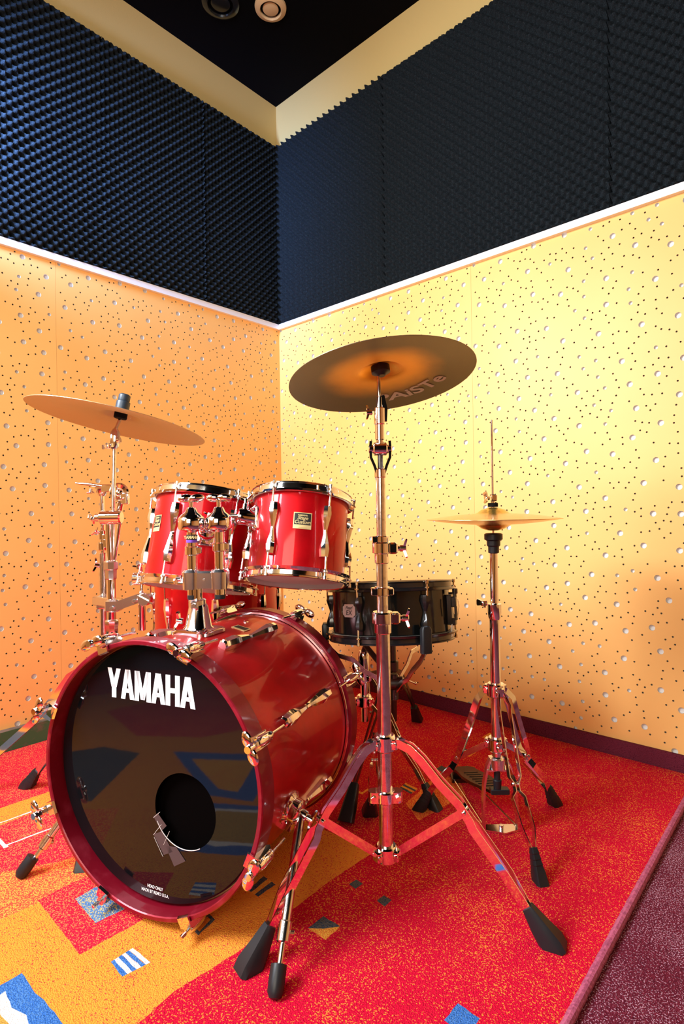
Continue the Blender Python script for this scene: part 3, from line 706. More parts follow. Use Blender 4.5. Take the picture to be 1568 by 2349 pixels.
# ------------------------------------------------------------------ toms
def ang(F, phi, r, z):
    """frame on a drum wall: phi degrees from facing the photographer toward the right; z up the drum, y outward"""
    a = radians(phi); o = V((sin(a), -cos(a), 0)); xx = V((cos(a), sin(a), 0))
    return F @ Matrix(((-xx.x, o.x, 0, o.x*r), (-xx.y, o.y, 0, o.y*r), (0, 0, 1, z), (0, 0, 0, 1)))
def drum(name, F, R, L, label, cat, lugs, ph0, nl, m_shell, m_hw, m_rod, lugL, rodr=.0025, group=None, hoop_m=None, lw=.022):
    """F: origin at the middle of the top rim, z along the drum axis"""
    root = thing(name, None, label, cat, group, Mx=F @ T(0, 0, -L))
    rs = R-.009; hoop_m = hoop_m or m_hw
    part('shell', MB().lathe(ringp(rs-.006, rs, -L+.016, -.016), 96, F, closed=True), m_shell, root)
    part('hoop', MB().lathe(hoop_prof(R), 96, F, closed=True), hoop_m, root)
    part('hoop', MB().lathe(hoop_prof(R, .025), 96, F @ T(0, 0, -L) @ Matrix.Rotation(pi, 4, 'X'), closed=True), hoop_m, root)
    part('batter_head', MB().lathe([(1e-5, -.0125), (rs-.008, -.0125), (rs+.001, -.017), (rs+.005, -.024), (rs+.003, -.024), (rs-.002, -.018), (rs-.009, -.0145), (1e-5, -.0145)], 64, F), M['head_white'], root)
    part('resonant_head', MB().lathe([(1e-5, -L+.0125), (rs-.008, -L+.0125), (rs+.001, -L+.017), (rs+.005, -L+.024), (rs+.003, -L+.024), (rs-.002, -L+.018), (rs-.009, -L+.0145), (1e-5, -L+.0145)], 64, F), M['head_white'], root)
    mesh = lug_mesh(lugL, lw, .019, m_hw)
    off = .0125
    rod_len = (L-lugL)/2+.006
    rod = MB().cyl((0, 0, 0), (0, 0, rod_len), rodr, seg=8).cyl((0, 0, rod_len-.022), (0, 0, rod_len-.018), .0065, seg=12).cyl((0, 0, rod_len-.010), (0, 0, rod_len), .0045, seg=8).mesh('tension_rod', m_rod)
    for k in range(nl):
        ph = ph0+360/nl*k; Fl = ang(F, ph, rs-.001, -L/2)
        lg = part('lug', mesh, None, root, Fl)
        part('tension_rod', rod, None, lg, Fl @ T(0, off+.0035, lugL/2-.004) @ Matrix.Rotation(radians(-2), 4, 'X'))
        part('tension_rod', rod, None, lg, Fl @ T(0, off+.0035, -lugL/2+.004) @ Matrix.Rotation(pi+radians(2), 4, 'X'))
    return root, rs
def badge(root, F, rs, phi, z, w, h, lines, bg, ink, border):
    Fb = ang(F, phi, rs+.0002, z) @ Matrix(((-1, 0, 0, 0), (0, 0, 1, 0), (0, 1, 0, 0), (0, 0, 0, 1)))  # x right, y up, z outward
    def bend(me_or_mb):
        vs_ = me_or_mb.v if isinstance(me_or_mb, MB) else [v.co for v in me_or_mb.vertices]
        for v in vs_: a = v.x/rs; r_ = rs+v.z; v.x = r_*sin(a); v.z = r_*cos(a)-rs
        return me_or_mb
    b = MB(); n = 10
    for (ww, hh, z0, mi, dy) in ((w, h, .0010, 0, 0), (w*.90, h*.70, .0014, 1, h*.10)):
        k = len(b.v)
        for j in (0, 1):
            for i in range(n+1): b.v.append(V((-ww/2+ww*i/n, dy-hh/2+hh*j, z0)))
        for i in range(n): b.f.append((k+i, k+i+1, k+n+2+i, k+n+1+i)); b.m.append(mi)
    bo = part('badge', bend(b), [border, bg], root, Fb, smooth=60)
    for s, size, y, sx, sh_ in lines:
        me = text_mesh(s, size, ink, .0002, .0001, sx, sh_)
        for v in me.vertices: v.co.y += y; v.co.z += .0018
        part('lettering', bend(me), None, bo, Fb, smooth=0)
    return bo
n = V((.076, .262, 1)).normalized()
FR = frame((-.110, 1.549, .925), n)
tr, rsr = drum('rack_tom', FR, .138, .242, 'smaller red rack tom on the right, just in front of the black snare drum', 'tom drum', 6, -26+1, 6, M['red'], M['chrome'], M['chrome_worn'], .135, group=None, lw=.026)
badge(tr, FR, rsr, 8, -.100, .046, .042, [('YAMAHA', .0058, .0135, 1, 0), ('Stage', .0125, .0065, 1, .3), ('Custom', .0125, -.0040, 1, .3), ('MADE IN JAPAN', .0028, -.0175, 1, 0)], M['black_ink'], M['gold'], M['gold'])
part('vent_grommet', MB().lathe([(.003, 0), (.0075, 0), (.0075, .003), (.003, .004)], 18, ang(FR, -60, rsr, -.150) @ Matrix.Rotation(-pi/2, 4, 'X'), closed=True), M['chrome'], tr)
n = V((.111, .217, 1)).normalized()
FL = frame((-.393, 1.674, .930), n)
tl, rsl = drum('rack_tom', FL, .160, .276, 'larger red rack tom on the left, behind the chrome tom holder', 'tom drum', 6, -19, 6, M['red'], M['chrome'], M['chrome_worn'], .165, lw=.030)
badge(tl, FL, rsl, -47, -.110, .040, .046, [('YAMAHA', .0058, .0150, 1, 0), ('Stage', .0125, .0075, 1, .3), ('Custom', .0125, -.0035, 1, .3)], M['black_ink'], M['gold'], M['gold'])
# mounting brackets of the toms and the arms that reach them
def tom_bracket(root, F, rs, phi, z, arm_to, m=M['chrome']):
    Fb = ang(F, phi, rs-.001, z) @ Matrix(((-1, 0, 0, 0), (0, 0, 1, 0), (0, 1, 0, 0), (0, 0, 0, 1)))
    b = MB().loft([(-.002, rr(.050, .074, .012)), (.004, rr(.050, .074, .012)), (.007, rr(.042, .064, .010))], Fb)
    b.lathe([(.0235, .004), (.0225, .040), (.019, .047), (.012, .049)], 28, Fb)
    b.cyl(Fb @ V((0, .018, .028)), Fb @ V((0, .036, .028)), .009, seg=14)
    for sx in (-1, 1):
        for sy in (-1, 1): b.cyl(Fb @ V((sx*.018, sy*.029, .004)), Fb @ V((sx*.018, sy*.029, .0095)), .004, seg=8)
    o = part('mount_bracket', b, m, root)
    part('wing_nut', W_S, None, o, frame(Fb @ V((0, .042, .028)), Fb.to_3x3() @ V((0, 1, 0)), (1, 0, 0)))
    return Fb @ V((0, 0, .046))
pr = tom_bracket(tr, FR, rsr, -64, -.085, None)
pl_ = tom_bracket(tl, FL, rsl, 16, -.130, None)
zh = hz(1199)
part('arm', MB().tube([(xr, D0, zh), V((xr+.03, D0+.004, zh)), pr+V((-.03, -.006, 0)), pr], .0062, 12), M['chrome'], th)
part('arm', MB().tube([(xl, D0, zh), V((xl+.012, D0+.03, zh)), pl_], .0062, 12), M['chrome'], th)
# floor tom
FF = frame((-.475, 2.10, .700), (0, 0, 1))
ft, rsf = drum('floor_tom', FF, .232, .43, 'big red floor tom at the back, mostly hidden below the left rack tom', 'tom drum', 8, -34, 8, M['red'], M['chrome'], M['chrome_worn'], .22, lw=.026)
badge(ft, FF, rsf, 18, -.150, .040, .036, [('YAMAHA', .0058, .0115, 1, 0), ('Stage', .0105, .0045, 1, .3), ('Custom', .0105, -.0045, 1, .3)], M['black_ink'], M['gold'], M['gold'])
for phi in (-100, 20, 140):
    p = FF @ V((sin(radians(phi))*.252, -cos(radians(phi))*.252, 0))
    lg = part('leg', MB().tube([(p.x, p.y, .56), (p.x, p.y, .10), (p.x, p.y, .045)], .006, 10).box(.034, .034, .05, T(p.x*.995+FF.translation.x*.005, p.y, .36)), M['chrome'], ft)
    part('rubber_foot', MB().lathe([(.008, .045), (.013, .040), (.015, 0)], 16, T(p.x, p.y, RT)), M['rubber'], lg)

# ------------------------------------------------------------------ snare drum
FS = frame((.141, 1.69, .668), (-.012, .118, 1))
sn, rss = drum('snare_drum', FS, .184, .170, 'black snare drum on its stand, behind the central cymbal stand', 'snare drum', 6, -33, 6, M['black_gloss'], M['black_metal'], M['brass'], .095, .0027, lw=.024)
Fb = ang(FS, -46, rss+.0004, -.078) @ Matrix(((-1, 0, 0, 0), (0, 0, 1, 0), (0, 1, 0, 0), (0, 0, 0, 1)))
oc = [(-.024, -.011), (-.019, -.014), (-.017, -.018), (.017, -.018), (.019, -.014), (.024, -.011), (.024, .011), (.019, .014), (.017, .018), (-.017, .018), (-.019, .014), (-.024, .011)]
bo = part('badge', MB().prism(oc, -.003, .0012), M['badge_silver'], sn, Fb)
part('lettering', text_mesh('Pearl', .013, M['black_ink'], .0002, .0001, 1, .3), None, bo, Fb @ T(0, .008, .0016))
part('lettering', text_mesh('EX', .019, M['black_ink'], .0003, .0001, 1, .1), None, bo, Fb @ T(0, -.006, .0016))
Ft = ang(FS, 66, rss, -.085)
b = MB().box(.030, .014, .085, Ft @ T(0, .006, 0)).box(.018, .022, .030, Ft @ T(0, .014, .022)).box(.022, .018, .020, Ft @ T(0, .013, -.034))
b.cyl(Ft @ V((.007, .022, -.03)), Ft @ V((.007, .022, .055)), .0028, seg=8).cyl(Ft @ V((-.007, .022, -.03)), Ft @ V((-.007, .022, .055)), .0028, seg=8)
b.cyl(Ft @ V((0, .022, .045)), Ft @ V((0, .022, .060)), .008, seg=12)
stn = part('strainer', b, M['black_metal'], sn)
part('lever', MB().bar([Ft @ V((.012, .030, -.02)), Ft @ V((.014, .036, .01)), Ft @ V((.014, .034, .03))], .010, .003, Ft.to_3x3() @ V((0, 1, 0))), M['chrome'], stn)
part('snare_strap', MB().bar([Ft @ V((0, .012, -.04)), Ft @ V((0, .008, -.075)), Ft @ V((0, -.03, -.089))], .003, .028, Ft.to_3x3() @ V((1, 0, 0))), M['head_white'], sn, label='pale ribbon strap under the black snare')

# snare stand
SC = (.0625, 1.80)
ss = thing('snare_stand', (*SC, 0), 'dark chrome snare stand under the black snare drum', 'snare stand')
def tripod_s(): tripod(ss, SC, [(.261, 1.627), (.113, 2.06), (-.186, 1.714)], at(835, 1550, 1.8).z, at(835, 1607, 1.8).z, .50, .185, M['chrome_worn'], w=.013, spread=(.004, .006, .005, .006, .003), fsz=(.034, .040, .09), ribbed=True)
tripod_s()
z0, z1 = at(835, 1655, 1.8).z, at(835, 1530, 1.8).z
b = MB().cyl((*SC, z0), (*SC, z1), .0125, seg=18)
part('lower_tube', b, M['chrome_worn'], ss)
zc_ = at(835, 1510, 1.8).z
b = MB().lathe([(.012, -.040), (.018, -.036), (.019, .0), (.017, .018), (.0135, .024)], 20, T(*SC, zc_)).cyl((*SC, zc_-.058), (*SC, zc_-.040), .014, seg=18)
hsg = part('height_clamp', b, M['chrome'], ss)
part('wing_nut', W_M, None, hsg, frame((SC[0]-.03, SC[1]-.01, zc_-.01), (-1, 0, 0), (0, 0, 1)))
HBK = V((.150, 1.70, .355))
b = MB().tube([(*SC, zc_+.02), V((SC[0]+.005, SC[1]-.01, zc_+.045)), HBK+V((-.02, .02, .03)), HBK], .009, 12).cyl(HBK-V((.028, 0, 0)), HBK+V((.028, 0, 0)), .021, seg=20)
b.cyl(HBK+V((0, 0, -.05)), HBK+V((0, 0, .03)), .013, seg=16)
part('tilter', b, M['dark_metal'], ss)
BOT = .499
for phi in (-98, 22, 145):
    p = FS @ V((sin(radians(phi))*.197, -cos(radians(phi))*.197, -.168)); i_ = V((HBK.x, HBK.y, 0)).lerp(V((p.x, p.y, 0)), .45)
    j_ = V((HBK.x, HBK.y, 0)).lerp(V((p.x, p.y, 0)), .25)
    pts = [HBK+V((0, 0, -.03)), V((j_.x, j_.y, .372)), V((i_.x, i_.y, .395)), V((i_.x, i_.y, .425)).lerp(V((p.x, p.y, .44)), .3), V((p.x, p.y, p.z-.035)).lerp(HBK, .15), V((p.x, p.y, p.z-.02)), V((p.x, p.y, p.z))]
    lat = (V((p.x, p.y, 0))-V((HBK.x, HBK.y, 0))).normalized().cross(V((0, 0, 1)))
    arm = part('basket_arm', MB().bar(pts, .014, .004, lat), M['chrome_worn'], ss)
    o = (p-FS.translation); o.z = 0; o.normalize()
    part('rubber_grip', MB().loft([(-.035, rr(.030, .020, .006)), (.028, rr(.030, .020, .006)), (.036, rr(.022, .014, .005))], frame(p+o*.004+V((0, 0, .012)), (0, 0, 1), V((-o.y, o.x, 0)))), M['rubber'], arm)

# throne half hidden behind the snare
TC = (.175, 2.02)
dt = thing('drum_throne', (*TC, 0), 'drum throne hidden behind the snare, only its pole and black feet showing', 'stool')
part('pole', MB().cyl((*TC, .12), (*TC, .43), .0125, seg=18).cyl((*TC, .30), (*TC, .34), .021, seg=18).cyl((*TC, .265), (*TC, .285), .024, seg=18), M['dark_metal'], dt)
part('seat', MB().lathe([(1e-5, .425), (.10, .425), (.125, .435), (.130, .455), (.120, .475), (1e-5, .480)], 40, T(*TC, 0)), M['black_gloss'], dt)
part('height_rod', MB().tube([(TC[0]+.01, TC[1]-.02, .29), (TC[0]+.08, TC[1], .255)], .003, 8).ell(.006, .006, .006, T(TC[0]+.082, TC[1], .255)), M['chrome_worn'], dt)
for fx, fy in ((-.006, 1.551), (.301, 2.315), (-.16, 2.26)):
    c_ = V((*TC, 0)); F_ = V((fx, fy, 0)); d = (F_-c_).normalized(); L = (F_-c_).length
    lat = V((-d.y, d.x, 0)); b = MB()
    for sg in (-1, 1): b.bar([c_+d*.02+V((0, 0, .30))+lat*sg*.006, c_+d*(.25*L)+V((0, 0, .275))+lat*sg*.010, c_+d*(.60*L)+V((0, 0, .165))+lat*sg*.006, c_+d*(.92*L)+V((0, 0, .05))+lat*sg*.003], .014, .0025, lat)
    lg = part('leg', b, M['dark_metal'], dt)
    p0, p1 = c_+d*(.83*L)+V((0, 0, .085)), c_+d*L
    ax = (p1-p0).normalized(); F0 = frame(p0, ax, lat)
    fb = MB().loft([(0, rr(.026, .024, .006)), (.05, rr(.036, .034, .008)), ((p1-p0).length-.012, rr(.044, .040, .008))], F0)
    for v in fb.v: v.z = max(v.z, .0095)
    part('rubber_foot', fb, M['rubber'], lg)

# ------------------------------------------------------------------ cymbals
def cym_prof(R, h, bell_r, bell_h, t=.0011):
    up = [(1e-5, h+bell_h), (bell_r*.35, h+bell_h*.93), (bell_r*.7, h+bell_h*.62), (bell_r*.93, h+bell_h*.16), (bell_r*1.06, h+.0005)]
    for i in range(1, 13):
        s = i/12; r = bell_r*1.06+(R-bell_r*1.06)*s; up.append((r, h*(1-s**1.5)))
    return up+[(r+.0002 if i == 0 else r, z-t) for i, (r, z) in enumerate(up[::-1])]
def cymbal(name, F, R, h, br, bh, m, label, cat, group=None, flip=False):
    if flip: F = F @ Matrix.Rotation(pi, 4, 'X')
    o = link(name, MB().lathe(cym_prof(R, h, br, bh), 128).mesh(name, m, 50), None, F)
    return tag(o, label, cat, group)
CS = V((.0885, 1.263, 0))
k_ = .922; cc = V((.1028, 1.3694, 1.2043))*k_+V((0, 0, EYE*(1-k_)))
cn = V((-.1042, .1540, 1)).normalized()
FC = frame(cc, cn)
cr = cymbal('crash_cymbal', FC, .2109, .020, .050, .020, M['crash'], 'large aged bronze cymbal with painted golden glow, seen from below, on the central tall stand', 'cymbal')
# lettering under the cymbal: reads from the rim side nearest the photographer
def cym_text(o, F, s, size, r, phi, m, sx=1, bold=.0012):
    me = text_mesh(s, size, m, bold, .0001, sx)
    for v in me.vertices:
        a = v.co.x/r; q = r-v.co.y
        z = .020*(1-max(0, (q-.053)/(.2109-.053))**1.5)-.0022
        v.co.x, v.co.y, v.co.z = q*sin(a+phi), q*cos(a+phi), z
    part('lettering', me, None, o, F, smooth=0, label='silver maker lettering on the dark underside')
cym_text(cr, FC, 'PAiSTe', .050, .150, radians(36), M['paint_silver'], 1.35)
cL = V((-.6645, 1.6735, 1.157)); nL = V((.1911, .0832, 1)).normalized(); FLc = frame(cL, nL)
cymbal('ride_cymbal', FLc, .254, .022, .060, .020, M['ride'], 'tan bronze cymbal tilted on the left stand above the rack toms', 'cymbal')
HH = V((.410, 1.515, 0))
HF = frame((HH.x, HH.y, .8545), (0, 0, 1))
cymbal('hi_hat_cymbal', HF @ T(0, 0, .0008), .178, .014, .045, .017, M['hat'], 'upper of the two closed hi-hat cymbals on the right-hand stand', 'cymbal', 'hi-hat cymbals')
cymbal('hi_hat_cymbal', HF @ T(0, 0, -.0008), .178, .014, .045, .017, M['hat'], 'lower hi-hat cymbal, bell pointing down, just above the black seat', 'cymbal', 'hi-hat cymbals', flip=True)

# ------------------------------------------------------------------ central cymbal stand

cs = thing('cymbal_stand', (CS.x, CS.y, 0), 'tall chrome cymbal stand in the centre, legs spread in front of the snare', 'cymbal stand')
def cz(py): return at(878, py, CS.y).z
tripod(cs, CS, [(-.196, 1.065), (.413, 1.111), (.067, 1.616)], cz(1702), cz(1955), .50, .238, M['chrome'], w=.019, spread=(.008, .008, .007, .013, .005), fsz=(.046, .052, .1), shoulder=(.17, -.004))
part('lower_tube', MB().cyl((CS.x, CS.y, cz(1968)), (CS.x, CS.y, cz(1425)), .0158, seg=28), M['chrome_worn'], cs)
b = MB().cyl((CS.x, CS.y, cz(1838)), (CS.x, CS.y, cz(1812)), .0215, seg=24)
b.loft([(-.012, rr(.078, .026, .0125)), (.012, rr(.078, .026, .0125))], T(CS.x, CS.y, cz(1825)))
for s in (-1, 1): b.cyl((CS.x+s*.028, CS.y-.018, cz(1825)), (CS.x+s*.028, CS.y-.011, cz(1825)), .0065, seg=6)
part('stop_clamp', b, M['chrome'], cs)
part('middle_tube', MB().cyl((CS.x, CS.y, cz(1440)), (CS.x, CS.y, cz(1262)), .0128, seg=24), M['chrome_worn'], cs)
part('upper_tube', MB().cyl((CS.x, CS.y, cz(1290)), (CS.x, CS.y, cz(1075)), .0108, seg=24), M['chrome_worn'], cs)
def hclamp(z, side, r, py):
    b = MB().lathe([(r+.001, -.034), (r+.0035, -.032), (r+.0035, -.012), (r+.0085, -.010), (r+.0085, .012), (r+.006, .015), (r+.001, .015)], 24, T(CS.x, CS.y, z))
    b.box(.022, .026, .026, T(CS.x+side*(r+.012), CS.y-.004, z+.001), c=.004)
    b.cyl((CS.x+side*(r+.02), CS.y-.004, z), (CS.x+side*(r+.034), CS.y-.004, z), .006, seg=12)
    o = part('height_clamp', b, M['chrome'], cs)
    part('wing_nut', W_M, None, o, frame((CS.x+side*(r+.034), CS.y-.004, z), (side, -.1, 0), (0, 0, 1)))
hclamp(cz(1418), 1, .0158, 0); hclamp(cz(1258), 1, .0128, 0)
b = MB().cyl((CS.x, CS.y, cz(1366)), (CS.x, CS.y, cz(1346)), .0185, seg=20).box(.016, .022, .017, T(CS.x-.018, CS.y-.004, cz(1356))).box(.014, .024, .015, T(CS.x+.018, CS.y-.004, cz(1356)))
part('memory_lock', b, M['chrome'], cs)
b = MB().cyl((CS.x, CS.y, cz(1245)), (CS.x, CS.y, cz(1229)), .0165, seg=20).box(.014, .022, .015, T(CS.x-.015, CS.y-.004, cz(1237)))
part('memory_lock', b, M['chrome'], cs)
# forked tilter: a cradle of two cheeks around a toothed hinge
za, zb2 = cz(1090), cz(1022)
b = MB()
for s in (-1, 1):
    b.bar([(CS.x+s*.007, CS.y, za), (CS.x+s*.014, CS.y, za+.022), (CS.x+s*.0215, CS.y, za+.040), (CS.x+s*.022, CS.y, zb2), (CS.x+s*.021, CS.y, zb2+.010)], .006, .016, (0, 1, 0))
b.cyl((CS.x, CS.y, za-.006), (CS.x, CS.y, za+.014), .0135, seg=20).cyl((CS.x-.026, CS.y, zb2-.008), (CS.x+.026, CS.y, zb2-.008), .0095, seg=20)
b.cyl((CS.x-.016, CS.y, zb2-.008), (CS.x+.016, CS.y, zb2-.008), .015, seg=20)
part('tilter', b, M['chrome'], cs)
part('hinge_rod', MB().cyl((CS.x, CS.y, za+.012), (CS.x, CS.y, zb2), .006, seg=12), M['dark_metal'], cs)
b = MB().cyl((CS.x, CS.y, zb2-.004), (CS.x, CS.y, zb2+.014), .009, seg=16).cyl((CS.x, CS.y, zb2+.012), (CS.x, CS.y, cz(960)), .0108, seg=20).cyl((CS.x, CS.y, cz(975)), (CS.x, CS.y, cz(935)), .0128, seg=20)
b.cyl((CS.x, CS.y, cz(936)), (CS.x, CS.y, cz(910)), .008, .007, seg=14)
b.bar([(CS.x+.011, CS.y-.002, cz(968)), (CS.x+.013, CS.y-.002, cz(940)), (CS.x+.006, CS.y-.002, cz(908))], .010, .007, (0, 1, 0))
up = part('upper_joint', b, M['chrome'], cs)
part('wing_nut', W_S, None, up, frame((CS.x-.022, CS.y, cz(946)), (-1, 0, 0), (0, 0, 1)))
holeC = FC @ V((0, 0, .038))
part('cymbal_rod', MB().tube([(CS.x, CS.y, cz(915)), (CS.x-.001, CS.y, cz(893)), holeC+cn*.03], .0045, 12), M['chrome_worn'], cs)
part('cymbal_sleeve', MB().lathe([(.009, -.030), (.013, -.026), (.0215, -.022), (.0215, -.007), (.012, -.004), (.006, -.001), (.005, .001)], 24, frame(holeC, cn)), M['rubber'], cs)
part('felt_nut', MB().lathe([(.004, .004), (.016, .004), (.016, .012), (.009, .014), (.008, .026), (.003, .028)], 20, frame(holeC, cn)), M['felt'], cs)

# ------------------------------------------------------------------ hi-hat stand
hs = thing('hi_hat_stand', (HH.x, HH.y, 0), 'chrome hi-hat stand with foot pedal by the right wall', 'hi-hat stand')
def z_h(py): return at(1135, py, HH.y).z
tripod(hs, HH, [(.210, 1.628), (.450, 1.300), (.617, 1.643)], z_h(1582), z_h(1706), .48, .185, M['chrome'], w=.016, spread=(.007, .015, .005, .017, .003), fsz=(.032, .040, .09), ribbed=True, shoulder=(.14, -.008))
part('lower_tube', MB().cyl((HH.x, HH.y, z_h(1735)), (HH.x, HH.y, z_h(1395)), .0138, seg=24), M['chrome'], hs)
part('upper_tube', MB().cyl((HH.x, HH.y, z_h(1400)), (HH.x, HH.y, z_h(1256)), .0108, seg=24), M['chrome'], hs)
b = MB().lathe([(.0142, -.036), (.017, -.03), (.0185, -.012), (.0185, .006), (.012, .008)], 24, T(HH.x, HH.y, z_h(1390)))
hc = part('height_clamp', b, M['chrome'], hs)
part('wing_nut', W_M, None, hc, frame((HH.x-.028, HH.y, z_h(1383)), (-1, -.3, 0), (0, 1, 0)))
part('pull_rod', MB().cyl((HH.x, HH.y, z_h(1258)), (HH.x, HH.y, 1.124), .0030, .0026, seg=10), M['chrome_worn'], hs)
part('cymbal_seat', MB().lathe([(.011, -.052), (.0145, -.050), (.0145, -.034), (.018, -.030), (.018, -.018), (.0245, -.014), (.0245, .000), (.020, .003), (1e-5, .003)], 28, T(HH.x, HH.y, z_h(1222)-.004)), M['rubber'], hs)
b = MB().cyl((HH.x, HH.y, z_h(1165)-.001), (HH.x, HH.y, z_h(1134)), .0058, seg=14).box(.014, .016, .018, T(HH.x+.003, HH.y, z_h(1142)))
ct = part('clutch', b, M['chrome'], hs)
part('wing_nut', W_S, None, ct, frame((HH.x-.016, HH.y-.004, z_h(1142)), (-1, -.4, .2), (0, .4, 1)))
part('felt_washer', MB().cyl((HH.x, HH.y, .8875), (HH.x, HH.y, .8985), .0135, seg=20), M['felt'], ct)
# pedal frame, footboard and linkage
zt_ = z_h(1738); zbm = .013
b = MB().box(.066, .028, .005, T(HH.x+.004, HH.y, zt_-.030)).cyl((HH.x, HH.y, zt_-.030), (HH.x, HH.y, zt_+.002), .021, seg=20).box(.05, .026, .005, T(HH.x+.004, HH.y, zt_-.001))
for s in (-1, 1):
    b.bar([(HH.x+.003+s*.020, HH.y, zt_), (HH.x+.004+s*.030, HH.y, zt_-.020), (HH.x+.005+s*.041, HH.y, zt_-.070), (HH.x+.006+s*.045, HH.y, zt_-.13), (HH.x+.008+s*.046, HH.y, zbm)], .006, .020, (0, 1, 0))
b.prism([(-.046, .018), (.048, .018), (.052, -.006), (.006, -.024), (-.048, -.006)], 0, .005, T(HH.x+.008, HH.y, .010))
b.cyl((HH.x+.008, HH.y-.005, .014), (HH.x+.008, HH.y-.005, .026), .007, seg=10)
part('pedal_frame', b, M['cast'], hs)
toe = V((HH.x+.004, HH.y+.004, .112)); heel = V((.372, 1.80, .050)); ax = (heel-toe); Lf = ax.length
Fp = frame(toe, ax, (1, 0, 0)); out_ = [(-.018, -.01), (.018, -.01), (.026, .03), (.040, .10), (.042, .17), (.034, Lf*.82), (.036, Lf*.93), (.022, Lf), (-.022, Lf), (-.036, Lf*.93), (-.034, Lf*.82), (-.042, .17), (-.040, .10), (-.026, .03)]
Fpl = Fp @ Matrix(((1, 0, 0, 0), (0, 0, -1, 0), (0, 1, 0, 0), (0, 0, 0, 1)))
b = MB().prism(out_, -.005, .003, Fpl)
for i in range(7): b.box(.056-.002*i, .004, .003, Fpl @ T(0, .05+.026*i, .0035))
part('footboard', b, M['dark_metal'], hs)
part('heel_plate', MB().prism([(-.03, -.02), (.03, -.02), (.024, .07), (-.024, .07)], RT+.0005, RT+.012, T(.368, 1.80, 0)).box(.05, .012, .03, T(.370, 1.806, .032)), M['dark_metal'], hs)
b = MB().cyl((HH.x, HH.y, zt_-.033), (HH.x, HH.y, zt_-.062), .0085, seg=12).cyl((HH.x, HH.y, zt_-.058), (HH.x, HH.y, .122), .012, .010, seg=14).box(.05, .022, .014, T(HH.x+.006, HH.y, .116))
part('linkage', b, M['rubber'], hs)
b = MB()
for s in (-1, 1): b.tube([(.370+s*.026, 1.80, .016), (HH.x+.008+s*.044, HH.y+.01, .016)], .0022, 8)
part('radius_rod', b, M['chrome_worn'], hs)

# ------------------------------------------------------------------ left stands
A_ = V((-.690, 1.66, 0)); B_2 = V((-.752, 1.75, 0))
sa = thing('cymbal_stand', (A_.x, A_.y, 0), 'chrome boom cymbal stand at far left, behind the bass drum, carrying the tan cymbal', 'cymbal stand')
def za_(py, px_=258): return at(px_, py, A_.y).z
def xa_(px_, py): return at(px_, py, A_.y).x
tripod(sa, A_, [(-.655, 1.377), (-1.035, 1.80), (-.46, 1.85)], .36, .13, .50, .20, M['chrome_worn'], w=.017, spread=(.006, .008, .006, .010, .004), fsz=(.036, .044, .09), ribbed=True)
part('lower_tube', MB().cyl((A_.x, A_.y, .10), (A_.x, A_.y, za_(1456)), .0150, seg=24), M['chrome_worn'], sa)
part('middle_tube', MB().cyl((A_.x, A_.y, za_(1462)), (A_.x, A_.y, za_(1318)), .0125, seg=24), M['chrome'], sa)
part('clamp_bush', MB().cyl((A_.x, A_.y, za_(1462)), (A_.x, A_.y, za_(1446)), .0175, seg=20), M['rubber'], sa)
b = MB().lathe([(.0165, -.022), (.0185, -.020), (.0185, .0), (.0200, .002), (.0200, .016), (.016, .020)], 8, T(A_.x, A_.y, za_(1436)))
part('height_clamp', b, M['cast'], sa)
b = MB().lathe([(.0140, -.040), (.0165, -.037), (.0175, -.012), (.0215, -.008), (.0215, .012), (.018, .016)], 8, T(A_.x, A_.y, za_(1298)))
hc = part('height_clamp', b, M['cast'], sa)
part('wing_nut', W_M, None, hc, frame((A_.x-.036, A_.y-.008, za_(1296)), (-1, -.4, .2), (.2, 0, -.6)))
b = MB().cyl((A_.x-.001, A_.y, za_(1302)), (A_.x-.006, A_.y, za_(1196)), .0095, seg=20)
part('upper_tube', b, M['chrome'], sa)
# boom joint: a drum-shaped hinge on its side with two struts meeting below
xj = A_.x+.006; zj = za_(1187)
b = MB().cyl((xj-.034, A_.y-.004, zj), (xj+.030, A_.y-.004, zj), .0205, seg=28).cyl((xj-.048, A_.y-.004, zj), (xj-.032, A_.y-.004, zj), .012, seg=18)
b.cyl((xj-.010, A_.y-.004, zj+.02), (xj-.010, A_.y-.004, zj-.02), .011, seg=12)
bj = part('boom_joint', b, M['chrome'], sa)
part('wing_nut', W_M, None, bj, frame((xj-.050, A_.y-.006, zj-.003), (-1, 0, 0), (0, 1, -.4)))
for x_, y_ in ((.004, .004), (.024, 0)):
    part('strut', MB().cyl((xj+x_, A_.y+y_-.004, zj-.016), (A_.x+.005+x_*.25, A_.y+y_, za_(1288)), .0055, .0045, seg=12), M['chrome'], sa)
xt, zt2 = xa_(262, 1010), za_(1010)
part('boom_rod', MB().cyl((A_.x+.004, A_.y, za_(1290)), (xt, A_.y, zt2-.012), .0062, seg=16), M['chrome_worn'], sa)
b = MB().loft([(-.026, rr(.016, .016, .005)), (-.018, rr(.028, .020, .008)), (.0, rr(.026, .024, .009)), (.022, rr(.028, .022, .009)), (.034, rr(.014, .014, .005))], frame((xt+.001, A_.y, zt2), (.10, 0, 1)))
b.cyl((xt-.010, A_.y, zt2-.004), (xt+.018, A_.y, zt2+.002), .011, seg=16)
tlr = part('tilter', b, M['chrome'], sa)
part('wing_nut', W_S, None, tlr, frame((xt-.015, A_.y-.012, zt2-.020), (-.5, -1, 0), (1, 0, .1)))
hL = FLc @ V((0, 0, .040))
part('cymbal_rod', MB().tube([(xt+.003, A_.y, zt2+.030), hL-nL*.03, hL+nL*.028], .0048, 12), M['chrome_worn'], sa)
part('felt_washer', MB().cyl(hL-nL*.026, hL-nL*.004, .019, seg=22), M['felt'], sa)
